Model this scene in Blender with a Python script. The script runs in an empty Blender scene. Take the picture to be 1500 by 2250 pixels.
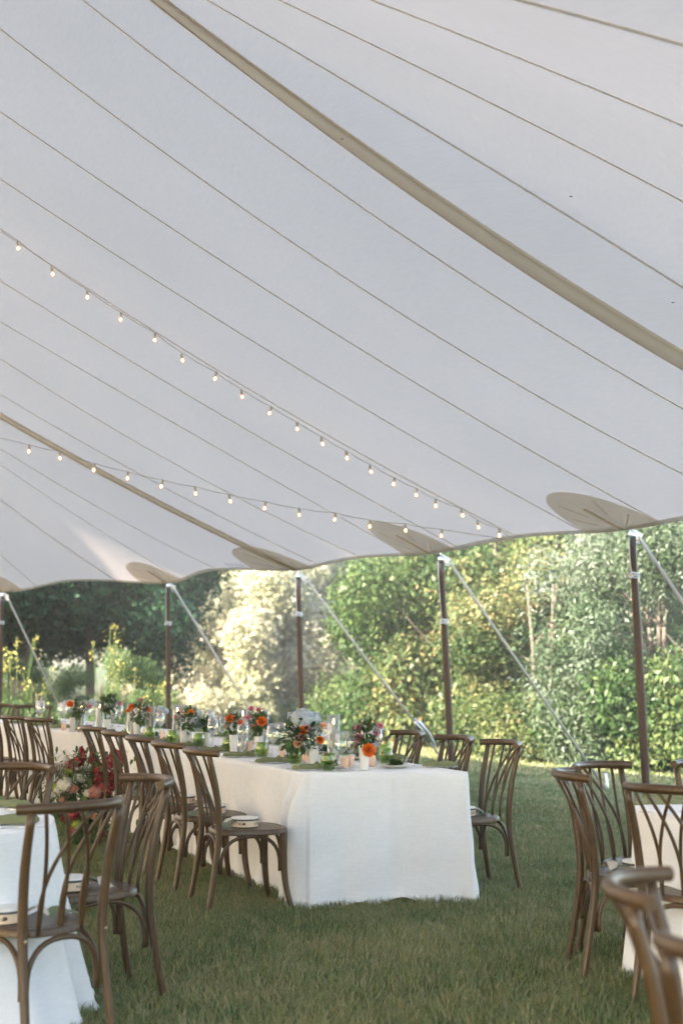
import bpy, math, random
import numpy as np
from mathutils import Vector, Matrix
rnd = random.Random(7)
npr = np.random.default_rng(11)
R = math.radians
scene = bpy.context.scene
col = scene.collection

# ------------------------------------------------------------------ camera
FPX = 3125.0; CAMH = 1.41; TILT = math.atan(325 / FPX)
cam_d = bpy.data.cameras.new('camera'); cam = bpy.data.objects.new('camera', cam_d); col.objects.link(cam)
cam.location = (0, 0, CAMH); cam.rotation_euler = (R(90) + TILT, 0, 0)
cam_d.sensor_fit = 'HORIZONTAL'; cam_d.sensor_width = 24; cam_d.lens = 50
cam_d.clip_start = .1; cam_d.clip_end = 600
cam_d.dof.use_dof = True; cam_d.dof.focus_distance = 8.3; cam_d.dof.aperture_fstop = 2.4
scene.camera = cam

# ------------------------------------------------------------------ light
SUN_EL = 27.0; SUN_DIR = (-.84, -.53)            # towards the sun, in plan
w = bpy.data.worlds.new('World'); scene.world = w; w.use_nodes = True
nt = w.node_tree; bg = nt.nodes['Background']
sk = nt.nodes.new('ShaderNodeTexSky'); sk.sky_type = 'NISHITA'; sk.sun_disc = False; sk.dust_density = 2.2; sk.air_density = 1.2; sk.ozone_density = .6
sk.sun_elevation = R(SUN_EL); sk.sun_rotation = math.atan2(SUN_DIR[0], SUN_DIR[1]) % (2 * math.pi)
nt.links.new(sk.outputs[0], bg.inputs[0]); bg.inputs[1].default_value = .15
sd = bpy.data.lights.new('sun', 'SUN'); sd.energy = 5; sd.angle = R(.6); sd.color = (1, .9, .76)
so = bpy.data.objects.new('sun', sd); col.objects.link(so)
sv = Vector((SUN_DIR[0] * math.cos(R(SUN_EL)), SUN_DIR[1] * math.cos(R(SUN_EL)), math.sin(R(SUN_EL)) * math.hypot(*SUN_DIR)))
so.rotation_euler = sv.to_track_quat('Z', 'Y').to_euler()
scene.view_settings.view_transform = 'Standard'; scene.view_settings.look = 'None'
scene.view_settings.exposure = 2.75; scene.view_settings.gamma = 1
scene.view_settings.use_curve_mapping = False
scene.render.engine = 'CYCLES'
scene.cycles.use_denoising = True; scene.cycles.max_bounces = 10; scene.cycles.transparent_max_bounces = 24
scene.cycles.transmission_bounces = 8; scene.cycles.diffuse_bounces = 4
scene.cycles.caustics_reflective = False; scene.cycles.caustics_refractive = False

# ------------------------------------------------------------------ projection helpers (photo pixels at 1500 x 2250)
def ray(x, y):
    v = (1125 - y) / FPX; c, s = math.cos(TILT), math.sin(TILT)
    return np.array([(x - 750) / FPX, c - v * s, s + v * c])
def at_z(x, y, z):
    r = ray(x, y); t = (z - CAMH) / r[2]; return np.array([r[0] * t, r[1] * t, z])
def at_Y(x, y, Y):
    r = ray(x, y); t = Y / r[1]; return np.array([r[0] * t, Y, CAMH + r[2] * t])
def ground_z(x, y):
    wv = (x + .55) * .8802 + (y - 18.0) * .4746
    if wv < .3: return 0.0
    if wv < 13: return -.06 * (wv - .3)
    return -.06 * 12.7
def at_ground(x, y):
    p = at_z(x, y, 0.0)
    for _ in range(12): p = at_z(x, y, ground_z(p[0], p[1]))
    return p

# ------------------------------------------------------------------ object helpers
def tag(o, label=None, cat=None, group=None, kind=None):
    if label: o['label'] = label
    if cat: o['category'] = cat
    if group: o['group'] = group
    if kind: o['kind'] = kind
    return o
def empty(name, loc, rz=0, parent=None):
    o = bpy.data.objects.new(name, None); col.objects.link(o); o.location = loc; o.rotation_euler = (0, 0, rz)
    o.empty_display_size = .1
    if parent: o.parent = parent
    return o
def copy_tree(o, parent=None):
    c = o.copy(); col.objects.link(c)
    if parent: c.parent = parent
    for ch in [k for k in o.children]: copy_tree(ch, c)
    return c
class MB:
    def __init__(s): s.v = []; s.f = []; s.t = []; s.tint = 0.5
    def add(s, v, f, tint=None):
        n = len(s.v); s.v.extend([tuple(map(float, p)) for p in v]); s.f.extend([tuple(i + n for i in q) for q in f])
        s.t.extend([s.tint if tint is None else tint] * len(f))
    def box(s, c, sz, rot=None):
        x, y, z = [a / 2 for a in sz]
        v = [Vector(p) for p in ((-x,-y,-z),(x,-y,-z),(x,y,-z),(-x,y,-z),(-x,-y,z),(x,-y,z),(x,y,z),(-x,y,z))]
        if rot is not None: v = [rot @ p for p in v]
        v = [p + Vector(c) for p in v]
        s.add(v, [(3,2,1,0),(4,5,6,7),(0,1,5,4),(1,2,6,5),(2,3,7,6),(3,0,4,7)])
    def tube(s, pts, rad, n=8, caps=True, flat=1.0):
        pts = [Vector(p) for p in pts]; m = len(pts)
        if not hasattr(rad, '__len__'): rad = [rad] * m
        v = []; up = None
        for i, p in enumerate(pts):
            d = (pts[min(i + 1, m - 1)] - pts[max(i - 1, 0)]).normalized()
            if up is None:
                up = Vector((0, 0, 1)) if abs(d.z) < .9 else Vector((0, 1, 0))
            a = d.cross(up).normalized(); b = a.cross(d).normalized(); up = b
            for k in range(n):
                t = 2 * math.pi * k / n
                v.append(p + a * (rad[i] * math.cos(t)) + b * (rad[i] * flat * math.sin(t)))
        f = [(i*n+k, i*n+(k+1)%n, (i+1)*n+(k+1)%n, (i+1)*n+k) for i in range(m-1) for k in range(n)]
        if caps: f += [tuple(range(n-1, -1, -1)), tuple((m-1)*n+k for k in range(n))]
        s.add(v, f)
    def lathe(s, prof, n=20, c=(0,0,0), tint=None, wob=None):
        v = []; f = []; m = len(prof)
        for r, z in prof:
            for k in range(n):
                t = 2 * math.pi * k / n; rr = r * (wob(t) if wob else 1)
                v.append((c[0] + rr * math.cos(t), c[1] + rr * math.sin(t), c[2] + z))
        f = [(i*n+k, i*n+(k+1)%n, (i+1)*n+(k+1)%n, (i+1)*n+k) for i in range(m-1) for k in range(n)]
        s.add(v, f, tint)
    def build(s, name, mat, parent=None, smooth=True, sharp=None):
        me = bpy.data.meshes.new(name); me.from_pydata(s.v, [], s.f)
        if smooth: me.polygons.foreach_set('use_smooth', [True] * len(me.polygons))
        me.materials.append(mat)
        at = me.attributes.new('tint', 'FLOAT', 'FACE'); at.data.foreach_set('value', s.t)
        me.update()
        if sharp: me.set_sharp_from_angle(angle=R(sharp))
        o = bpy.data.objects.new(name, me); col.objects.link(o)
        if parent: o.parent = parent
        return o
def spl(pts, n):
    """Catmull-Rom through pts, n samples in all."""
    P = [Vector(p) for p in pts]; P = [2*P[0]-P[1]] + P + [2*P[-1]-P[-2]]; out = []; m = len(P) - 3
    for i in range(n):
        u = i / (n - 1) * m; k = min(int(u), m - 1); t = u - k; a, b, c, d = P[k:k+4]
        out.append(.5 * ((2*b) + (c-a)*t + (2*a-5*b+4*c-d)*t*t + (3*b-a-3*c+d)*t**3))
    return out

# ------------------------------------------------------------------ materials
def mat(name):
    m = bpy.data.materials.new(name); m.use_nodes = True; n = m.node_tree; n.nodes.clear()
    out = n.nodes.new('ShaderNodeOutputMaterial'); return m, n, out
def N(n, t, **k):
    o = n.nodes.new('ShaderNode' + t)
    for a, b in k.items():
        if a.startswith('_'): setattr(o, a[1:], b)
        else: o.inputs[a.replace('__', ' ')].default_value = b
    return o
def ramp(n, fac, stops):
    r = n.nodes.new('ShaderNodeValToRGB'); e = r.color_ramp.elements
    e[0].position, e[0].color = stops[0][0], (*stops[0][1], 1)
    e[1].position, e[1].color = stops[-1][0], (*stops[-1][1], 1)
    for p, c in stops[1:-1]:
        x = e.new(p); x.color = (*c, 1)
    n.links.new(fac, r.inputs[0]); return r.outputs[0]
def noise(n, scale, detail=4, coord='Object', stretch=None, rough=.55):
    tc = n.nodes.new('ShaderNodeTexCoord'); src = tc.outputs[coord]
    if stretch:
        mp = n.nodes.new('ShaderNodeMapping'); mp.inputs['Scale'].default_value = stretch
        n.links.new(src, mp.inputs[0]); src = mp.outputs[0]
    x = N(n, 'TexNoise', Scale=scale, Detail=detail, Roughness=rough); n.links.new(src, x.inputs['Vector']); return x.outputs['Fac']
def simple(name, c, rough=.6, metal=0, c2=None, scale=20, bump=0, stretch=None, bscale=None, spec=.5):
    m, n, out = mat(name); b = N(n, 'BsdfPrincipled', Roughness=rough, Metallic=metal)
    b.inputs['Specular IOR Level'].default_value = spec
    b.inputs['Base Color'].default_value = (*c, 1)
    f = noise(n, scale, 4, stretch=stretch)
    if c2: n.links.new(ramp(n, f, [(.3, c), (.7, c2)]), b.inputs['Base Color'])
    if bump:
        bp = N(n, 'Bump', Strength=bump, Distance=.01)
        n.links.new(noise(n, bscale or scale * 3, 3, stretch=stretch), bp.inputs['Height']); n.links.new(bp.outputs[0], b.inputs['Normal'])
    n.links.new(b.outputs[0], out.inputs[0]); return m
def cloth(name, c, trans=.25, weave=900, c2=None, bump=.25, big=3.0, bigb=.0, wv=0.0):
    """diffuse cloth that lets some light through, fine woven relief"""
    m, n, out = mat(name)
    d = N(n, 'BsdfDiffuse', Roughness=.6); t = N(n, 'BsdfTranslucent'); mx = N(n, 'MixShader', Fac=trans)
    f = noise(n, big, 3); cc = ramp(n, f, [(.3, c), (.7, c2 or tuple(a * .94 for a in c))])
    a = noise(n, weave, 2, stretch=(1, 1, .06)); b2 = noise(n, weave, 2, stretch=(.06, .06, 1))
    ad = N(n, 'Math', _operation='ADD'); n.links.new(a, ad.inputs[0]); n.links.new(b2, ad.inputs[1])
    if wv:
        mp = N(n, 'MapRange'); mp.inputs['From Min'].default_value = .75; mp.inputs['From Max'].default_value = 1.25; mp.inputs['To Min'].default_value = 1 - wv; mp.inputs['To Max'].default_value = 1
        n.links.new(ad.outputs[0], mp.inputs['Value']); mm = N(n, 'Mix', _data_type='RGBA', _blend_type='MULTIPLY'); mm.inputs[0].default_value = 1
        n.links.new(cc, mm.inputs[6]); n.links.new(mp.outputs[0], mm.inputs[7]); cc = mm.outputs[2]
    n.links.new(cc, d.inputs[0]); n.links.new(cc, t.inputs[0])
    bp = N(n, 'Bump', Strength=bump, Distance=.002); n.links.new(ad.outputs[0], bp.inputs['Height'])
    last = bp
    if bigb:
        b3 = N(n, 'Bump', Strength=bigb, Distance=.02); n.links.new(noise(n, big * 2, 3), b3.inputs['Height']); n.links.new(bp.outputs[0], b3.inputs['Normal']); last = b3
    n.links.new(last.outputs[0], d.inputs['Normal'])
    n.links.new(d.outputs[0], mx.inputs[1]); n.links.new(t.outputs[0], mx.inputs[2]); n.links.new(mx.outputs[0], out.inputs[0]); return m
def leafmat(name, stops, trans=.35, gloss=.55, spec=.2):
    m, n, out = mat(name)
    a = n.nodes.new('ShaderNodeAttribute'); a.attribute_name = 'tint'
    cc = ramp(n, a.outputs['Fac'], stops)
    b = N(n, 'BsdfPrincipled', Roughness=gloss); b.inputs['Specular IOR Level'].default_value = spec
    t = N(n, 'BsdfTranslucent'); mx = N(n, 'MixShader', Fac=trans)
    n.links.new(cc, b.inputs['Base Color']); n.links.new(cc, t.inputs[0])
    n.links.new(b.outputs[0], mx.inputs[1]); n.links.new(t.outputs[0], mx.inputs[2]); n.links.new(mx.outputs[0], out.inputs[0]); return m
def glass(name, tint=(1, 1, 1), refl=.9, rough=.02, minf=.04):
    """thin-walled glass: clear with fresnel reflections"""
    m, n, out = mat(name)
    tr = N(n, 'BsdfTransparent'); tr.inputs[0].default_value = (*tint, 1)
    g = N(n, 'BsdfGlossy', Roughness=rough); lw = N(n, 'LayerWeight', Blend=.35)
    mr = N(n, 'MapRange'); mr.inputs['To Min'].default_value = minf; mr.inputs['To Max'].default_value = refl
    n.links.new(lw.outputs['Facing'], mr.inputs['Value'])
    mx = n.nodes.new('ShaderNodeMixShader'); n.links.new(mr.outputs[0], mx.inputs[0])
    n.links.new(tr.outputs[0], mx.inputs[1]); n.links.new(g.outputs[0], mx.inputs[2]); n.links.new(mx.outputs[0], out.inputs[0]); return m
def emit(name, c, s):
    m, n, out = mat(name); e = N(n, 'Emission', Strength=s); e.inputs[0].default_value = (*c, 1); n.links.new(e.outputs[0], out.inputs[0]); return m
def wood(name, c1, c2, rough=.42, sc=9):
    m, n, out = mat(name); b = N(n, 'BsdfPrincipled', Roughness=rough); b.inputs['Specular IOR Level'].default_value = .45
    f = noise(n, sc, 6, stretch=(6, 6, .8), rough=.7); f2 = noise(n, 3, 2)
    ob = n.nodes.new('ShaderNodeObjectInfo')
    ad = N(n, 'Math', _operation='MULTIPLY_ADD'); n.links.new(f2, ad.inputs[0]); ad.inputs[1].default_value = .35; n.links.new(f, ad.inputs[2])
    ov = N(n, 'Math', _operation='MULTIPLY_ADD'); n.links.new(ob.outputs['Random'], ov.inputs[0]); ov.inputs[1].default_value = .16; n.links.new(ad.outputs[0], ov.inputs[2]); ad = ov
    n.links.new(ramp(n, ad.outputs[0], [(.5, c1), (.62, tuple((a+b_)/2 for a, b_ in zip(c1, c2))), (.92, c2)]), b.inputs['Base Color'])
    bp = N(n, 'Bump', Strength=.4, Distance=.002); n.links.new(f, bp.inputs['Height']); n.links.new(bp.outputs[0], b.inputs['Normal'])
    n.links.new(b.outputs[0], out.inputs[0]); return m

M = {}
M['canopy'] = cloth('tent_canopy_cloth', (.715, .605, .525), trans=.36, weave=160, bump=.15, big=.5, bigb=.35, wv=.06)
M['canopy_double'] = cloth('doubled_tent_cloth', (.87, .79, .68), trans=.55, weave=200, bump=.1, big=2)
M['seam'] = cloth('seam_tape', (.96, .87, .76), trans=.45, weave=300, bump=.1)
M['webbing'] = cloth('webbing', (.94, .84, .69), trans=.45, weave=300, bump=.3)
M['hem'] = cloth('hem_cloth', (.85, .82, .77), trans=.4, weave=300, bump=.2)
M['pole'] = wood('stained_pole_wood', (.03, .013, .008), (.075, .035, .022), .4, 6)
M['chair'] = wood('fruitwood_chair', (.013, .0066, .003), (.09, .049, .019), .36, 16)
M['rope'] = simple('rope', (.42, .38, .32), .8, c2=(.55, .51, .44), scale=200, bump=.5)
M['white_rope'] = simple('white_cord', (.75, .74, .72), .8)
M['steel'] = simple('steel', (.6, .6, .6), .3, 1)
M['brass'] = simple('brass', (.42, .34, .22), .45, 1)
M['silver'] = simple('cutlery_steel', (.75, .75, .76), .15, 1)
M['linen'] = cloth('linen_tablecloth', (.86, .87, .90), trans=.1, weave=230, bump=.5, big=2.2, bigb=.6, wv=.08)
M['linen_beige'] = M['linen']
M['napkin'] = cloth('olive_napkin', (.22, .235, .13), trans=.05, weave=600, bump=.3)
M['ceramic'] = simple('white_ceramic', (.82, .81, .79), .25)
M['stoneware'] = simple('cream_plate', (.72, .68, .60), .3)
M['glass'] = glass('clear_glass', (.99, .99, .985), .85, .02, .09)
M['hglass'] = glass('hurricane_glass', (.985, .985, .965), .85, .02, .05)
M['green_glass'] = glass('green_glass', (.66, .76, .40), .5, .08, .05)
M['water'] = glass('water', (.93, .96, .93), .4, .02, .04)
M['peach_glass'] = simple('peach_votive', (.85, .55, .40), .4)
M['wax'] = simple('candle_wax', (.85, .82, .76), .5)
M['flame'] = emit('flame', (1, .62, .25), 12)
M['filament'] = emit('filament', (1, .56, .25), 3.5)
M['bulb_glass'] = glass('bulb_glass', (.99, .93, .84), .5, .05, .08)
def lit_glass():
    m, n, out = mat('lit_bulb_glass'); tr = N(n, 'BsdfTransparent'); tr.inputs[0].default_value = (.9, .85, .78, 1); e = N(n, 'Emission', Strength=.065); e.inputs[0].default_value = (1, .5, .24, 1)
    a = N(n, 'AddShader'); n.links.new(tr.outputs[0], a.inputs[0]); n.links.new(e.outputs[0], a.inputs[1]); g = N(n, 'BsdfGlossy', Roughness=.05); lw = N(n, 'LayerWeight', Blend=.3); mx = n.nodes.new('ShaderNodeMixShader')
    n.links.new(lw.outputs['Facing'], mx.inputs[0]); n.links.new(a.outputs[0], mx.inputs[1]); n.links.new(g.outputs[0], mx.inputs[2]); n.links.new(mx.outputs[0], out.inputs[0]); return m
M['bulb_glass'] = lit_glass()
M['socket'] = simple('bulb_socket', (.62, .56, .47), .5)
M['cord'] = simple('light_cord', (.6, .55, .48), .6)
M['tamb_wood'] = simple('pale_birch_ply', (.66, .50, .36), .45, c2=(.74, .58, .43), scale=30, stretch=(1, 1, 8))
M['skin'] = simple('drum_head', (.80, .79, .76), .45, c2=(.72, .70, .66), scale=12)
M['dark'] = simple('dark_trim', (.07, .075, .09), .6)
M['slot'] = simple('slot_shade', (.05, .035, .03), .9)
M['bark'] = simple('bark', (.10, .08, .06), .9, c2=(.17, .14, .11), scale=8, bump=.6, stretch=(1, 1, .2))
M['birch'] = simple('birch_bark', (.42, .38, .33), .7, c2=(.55, .50, .44), scale=6, stretch=(1, 1, 4))
M['stem'] = leafmat('flower_stem', [(0, (.05, .09, .03)), (1, (.12, .18, .06))])
M['petal_orange'] = leafmat('orange_petal', [(0, (.70, .13, .02)), (1, (.95, .26, .03))], .25, .6, .2)
M['petal_pink'] = leafmat('pink_petal', [(0, (.62, .16, .28)), (1, (.85, .42, .5))], .3, .6, .2)
M['petal_peach'] = leafmat('peach_petal', [(0, (.85, .45, .28)), (1, (.92, .68, .5))], .3, .6, .2)
M['petal_blue'] = leafmat('pale_blue_petal', [(0, (.5, .58, .68)), (1, (.78, .82, .82))], .3, .6, .2)
M['petal_white'] = leafmat('white_petal', [(0, (.62, .58, .48)), (1, (.85, .83, .76))], .3, .6, .2)
M['petal_red'] = leafmat('burgundy_petal', [(0, (.22, .012, .025)), (.7, (.45, .05, .07)), (1, (.6, .2, .17))], .25, .6, .2)
M['petal_dusty'] = leafmat('dusty_rose_petal', [(0, (.45, .14, .13)), (1, (.68, .42, .32))], .25, .6, .2)
M['petal_green'] = leafmat('lime_petal', [(0, (.25, .33, .03)), (1, (.5, .58, .1))], .3, .6, .2)
M['foliage'] = leafmat('bouquet_leaf', [(0, (.02, .055, .015)), (1, (.12, .2, .06))], .25, .4, .5)
M['olive_leaf'] = leafmat('olive_leaf', [(0, (.06, .09, .05)), (1, (.22, .28, .16))], .2, .4, .5)

# ================================================================== THE SETTING: ground and grass
def ground_mat():
    m, n, out = mat('lawn_soil'); b = N(n, 'BsdfPrincipled', Roughness=1); b.inputs['Specular IOR Level'].default_value = .1
    f = noise(n, .35, 6, rough=.7); f2 = noise(n, 30, 4)
    c1 = ramp(n, f, [(.3, (.035, .055, .014)), (.55, (.05, .075, .02)), (.75, (.075, .085, .03))])
    c2 = ramp(n, f2, [(.3, (.5, .5, .5)), (.7, (1.2, 1.2, 1.1))])
    mx = N(n, 'Mix', _data_type='RGBA', _blend_type='MULTIPLY'); mx.inputs[0].default_value = 1
    n.links.new(c1, mx.inputs[6]); n.links.new(c2, mx.inputs[7]); n.links.new(mx.outputs[2], b.inputs['Base Color'])
    bp = N(n, 'Bump', Strength=.8, Distance=.05); n.links.new(noise(n, 60, 4), bp.inputs['Height']); n.links.new(bp.outputs[0], b.inputs['Normal'])
    n.links.new(b.outputs[0], out.inputs[0]); return m
g = MB(); xs = np.concatenate([[-400, -150, -60], np.arange(-30, 40.1, 1.0), [60, 150, 400]]); ys = np.concatenate([[-300, -80, -20], np.arange(-6, 60.1, 1.0), [90, 200, 500]])
gv = [(x, y, ground_z(x, y)) for y in ys for x in xs]; nx = len(xs)
g.add(gv, [(j*nx+i, j*nx+i+1, (j+1)*nx+i+1, (j+1)*nx+i) for j in range(len(ys)-1) for i in range(nx-1)])
tag(g.build('lawn_ground', ground_mat()), kind='structure')

# grass: instanced turf patches, one object
def grass_mat():
    m, n, out = mat('grass_blade')
    a = n.nodes.new('ShaderNodeAttribute'); a.attribute_name = 'tint'
    tc = n.nodes.new('ShaderNodeTexCoord'); geo = n.nodes.new('ShaderNodeNewGeometry')
    ns = N(n, 'TexNoise', Scale=1.1, Detail=6, Roughness=.7); n.links.new(geo.outputs['Position'], ns.inputs['Vector'])
    ad = N(n, 'Math', _operation='MULTIPLY_ADD'); n.links.new(ns.outputs['Fac'], ad.inputs[0]); ad.inputs[1].default_value = 1.35
    s2 = N(n, 'Math', _operation='MULTIPLY_ADD'); n.links.new(a.outputs['Fac'], s2.inputs[0]); s2.inputs[1].default_value = .75; s2.inputs[2].default_value = -.48
    n.links.new(s2.outputs[0], ad.inputs[2])
    cc = ramp(n, ad.outputs[0], [(.1, (.036, .075, .016)), (.42, (.108, .168, .038)), (.66, (.19, .23, .075)), (.9, (.36, .30, .15))])
    d = N(n, 'BsdfPrincipled', Roughness=.42); d.inputs['Specular IOR Level'].default_value = .85; t = N(n, 'BsdfTranslucent'); mx = N(n, 'MixShader', Fac=.3)
    n.links.new(cc, d.inputs['Base Color']); n.links.new(cc, t.inputs[0]); n.links.new(d.outputs[0], mx.inputs[1]); n.links.new(t.outputs[0], mx.inputs[2]); n.links.new(mx.outputs[0], out.inputs[0]); return m
GM = grass_mat()
turf = bpy.data.collections.new('turf_patches')
def turf_patch(k, nb, size, hmin, hmax, wd):
    v = []; f = []; t = []
    for i in range(nb):
        x, y = (npr.random(2) - .5) * size
        h = npr.uniform(hmin, hmax); a = npr.uniform(0, 6.283); b = npr.uniform(0, 6.283); ln = npr.uniform(.15, .95) * h
        if npr.random() < .12: ln = h * 1.2; h *= .6
        dx, dy = math.cos(a) * wd / 2, math.sin(a) * wd / 2; lx, ly = math.cos(b) * ln, math.sin(b) * ln
        n0 = len(v)
        v += [(x-dx, y-dy, -.01), (x+dx, y+dy, -.01), (x+dx*.8+lx*.35, y+dy*.8+ly*.35, h*.6), (x-dx*.8+lx*.35, y-dy*.8+ly*.35, h*.6), (x+lx, y+ly, h)]
        f += [(n0, n0+1, n0+2, n0+3), (n0+3, n0+2, n0+4)]
        ti = npr.random() if npr.random() > .1 else 1.4
        t += [ti, ti]
    me = bpy.data.meshes.new('turf'); me.from_pydata(v, [], f); me.materials.append(GM)
    at = me.attributes.new('tint', 'FLOAT', 'FACE'); at.data.foreach_set('value', t)
    o = bpy.data.objects.new('turf_patch_%02d' % k, me); turf.objects.link(o)
for k in range(4): turf_patch(k, 520, .34, .018, .052, .0032)
for k in range(4, 7): turf_patch(k, 420, .5, .02, .05, .0065)
for k in range(7, 9): turf_patch(k, 420, .9, .025, .06, .016)
P = []; ROT = []; IDX = []; SC = []
def scatter(y0, y1, step, kinds, hw):
    y = y0
    while y < y1:
        half = .245 * y + hw; x = -half
        while x < half:
            px = x + npr.uniform(-.5, .5) * step; py = y + npr.uniform(-.5, .5) * step
            P.append((px, py, ground_z(px, py))); ROT.append((0, 0, npr.uniform(0, 6.28))); IDX.append(int(npr.choice(kinds))); s = npr.uniform(.8, 1.2); SC.append((s, s, s * npr.uniform(.75, 1.25)))
            x += step
        y += step
scatter(4.2, 11.5, .17, [0, 1, 2, 3], .8)
scatter(11.5, 19, .27, [4, 5, 6], 1.2)
scatter(19, 36, .5, [7, 8], 3)
me = bpy.data.meshes.new('grass'); me.from_pydata(P, [], [])
for nm, arr in (('rot', ROT), ('scl', SC)):
    at = me.attributes.new(nm, 'FLOAT_VECTOR', 'POINT'); at.data.foreach_set('vector', np.array(arr, dtype=np.float32).ravel())
at = me.attributes.new('pick', 'INT', 'POINT'); at.data.foreach_set('value', np.array(IDX, dtype=np.int32))
go = bpy.data.objects.new('grass', me); col.objects.link(go); tag(go, 'short green mown grass covering the lawn under and beside the tent', 'grass', kind='stuff')
gn = bpy.data.node_groups.new('grass_scatter', 'GeometryNodeTree')
gn.interface.new_socket('Geometry', in_out='INPUT', socket_type='NodeSocketGeometry'); gn.interface.new_socket('Geometry', in_out='OUTPUT', socket_type='NodeSocketGeometry')
gi = gn.nodes.new('NodeGroupInput'); gq = gn.nodes.new('NodeGroupOutput'); ip = gn.nodes.new('GeometryNodeInstanceOnPoints')
ci = gn.nodes.new('GeometryNodeCollectionInfo'); ci.inputs['Collection'].default_value = turf; ci.inputs['Separate Children'].default_value = True; ci.inputs['Reset Children'].default_value = True
def na(nm, ty):
    a = gn.nodes.new('GeometryNodeInputNamedAttribute'); a.data_type = ty; a.inputs[0].default_value = nm; return a.outputs[0]
gn.links.new(gi.outputs[0], ip.inputs['Points']); gn.links.new(ci.outputs[0], ip.inputs['Instance']); ip.inputs['Pick Instance'].default_value = True
gn.links.new(na('pick', 'INT'), ip.inputs['Instance Index'])
e2r = gn.nodes.new('FunctionNodeEulerToRotation'); gn.links.new(na('rot', 'FLOAT_VECTOR'), e2r.inputs[0]); gn.links.new(e2r.outputs[0], ip.inputs['Rotation'])
gn.links.new(na('scl', 'FLOAT_VECTOR'), ip.inputs['Scale']); gn.links.new(ip.outputs[0], gq.inputs[0])
md = go.modifiers.new('scatter', 'NODES'); md.node_group = gn

# ================================================================== vegetation
def crown_mesh(name, material, seed, rx, rz, zc, lobes, leaves, size, spread=.35, tip=0., tb=0., tv=.35, low=None, aspect=2.0, hang=0.):
    """leaf quads through lobes scattered in an ellipsoid; unit metres, base at z 0"""
    rg = np.random.default_rng(seed)
    sc_ = rg.normal(size=(9, 3)); sc_ /= np.linalg.norm(sc_, axis=1)[:, None]; sc_ *= rg.uniform(.6, 1.0, (9, 1))
    if low == 0:
        an_ = rg.uniform(0, 6.28) + np.arange(4) * 1.57; sc_[:4] = np.stack([np.cos(an_) * .8, np.sin(an_) * .8, np.full(4, -.95)], 1)
    c = sc_[rg.integers(0, 9, lobes)] + rg.normal(size=(lobes, 3)) * (.17 if low == 0 else .21)
    c = c * [rx, rx, rz] * .78 + [0, 0, zc]
    lr = rg.uniform(.55, 1.25, lobes) * min(rx, rz) * .31 * (80 / lobes) ** .3 * 1.02
    if low is not None: c[:, 2] = np.maximum(c[:, 2], low + lr * .5)
    ltint = rg.uniform(-1, 1, lobes)
    k = rg.choice(lobes, leaves, p=lr**2 / (lr**2).sum())
    dv = rg.normal(size=(leaves, 3)); dv /= np.linalg.norm(dv, axis=1)[:, None]
    rad = rg.uniform(0, 1, leaves) ** spread
    # ragged shoots
    sh = (np.sin(dv[:, 0] * 9 + k) * np.sin(dv[:, 1] * 8 + 2 * k) * np.sin(dv[:, 2] * 7 + k)) * .45 + 1
    p = c[k] + dv * (lr[k] * rad * sh)[:, None] * [1, 1, .9]
    p[:, 2] = np.maximum(p[:, 2], .03)
    nrm = dv + rg.normal(size=(leaves, 3)) * .7 + [0, 0, .35]; nrm /= np.linalg.norm(nrm, axis=1)[:, None]
    a = np.cross(nrm, rg.normal(size=(leaves, 3))); a /= np.linalg.norm(a, axis=1)[:, None]
    if hang: a = a + [0, 0, hang]; a /= np.linalg.norm(a, axis=1)[:, None]
    b = np.cross(nrm, a); s = size * rg.uniform(.6, 1.35, leaves)[:, None]
    A = a * s; B = b * s / aspect; fold = nrm * s * .12
    V = np.stack([p - A, p + B * 1.0 - A * .1 + fold, p + A, p - B * 1.0 - A * .1 + fold], 1).reshape(-1, 3)
    t = .5 + tb + ltint[k] * tv * .6 + rg.normal(size=leaves) * tv * .35 + tip * (rad - .6)
    me = bpy.data.meshes.new(name); n = leaves
    me.vertices.add(4 * n); me.vertices.foreach_set('co', V.astype(np.float32).ravel())
    me.loops.add(4 * n); me.loops.foreach_set('vertex_index', np.arange(4 * n, dtype=np.int32))
    me.polygons.add(n); me.polygons.foreach_set('loop_start', np.arange(0, 4 * n, 4, dtype=np.int32))
    me.update(calc_edges=True); me.materials.append(material)
    at = me.attributes.new('tint', 'FLOAT', 'FACE'); at.data.foreach_set('value', np.clip(t, 0, 1).astype(np.float32))
    me.validate(); return me
def trunk_mesh(name, material, seed, h, r, limbs=5, multi=1, lean=.15, spread=.5):
    rg = random.Random(seed); b = MB()
    for q in range(multi):
        a0 = rg.uniform(0, 6.28); ox, oy = (math.cos(a0) * r * 1.5, math.sin(a0) * r * 1.5) if multi > 1 else (0, 0)
        lx, ly = rg.uniform(-lean, lean) * h, rg.uniform(-lean, lean) * h
        pts = [(ox, oy, -.1), (ox + lx * .25, oy + ly * .2, h * .33), (ox + lx * .5, oy + ly * .6, h * .66), (ox + lx, oy + ly, h)]
        c = spl(pts, 10); b.tube(c, [r * (1.25 - .95 * i / 9) for i in range(10)], 8)
        for j in range(limbs):
            t = rg.uniform(.3, .9); k = c[int(t * 9)]; a = rg.uniform(0, 6.28); L = h * spread * rg.uniform(.5, 1) * (1.2 - t)
            e = k + Vector((math.cos(a) * L, math.sin(a) * L, L * .8)); m = (k + e) / 2 + Vector((0, 0, -.08 * L))
            b.tube(spl([k, m, e], 6), [r * .4 * (1.1 - t * .5) * (1 - .8 * i / 5) for i in range(6)], 5)
    me_o = b.build(name, material); me = me_o.data; bpy.data.objects.remove(me_o); return me
L_dark = leafmat('dark_green_leaf', [(0, (.012, .045, .02)), (.5, (.028, .085, .035)), (1, (.07, .14, .045))], .3, .35)
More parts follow.
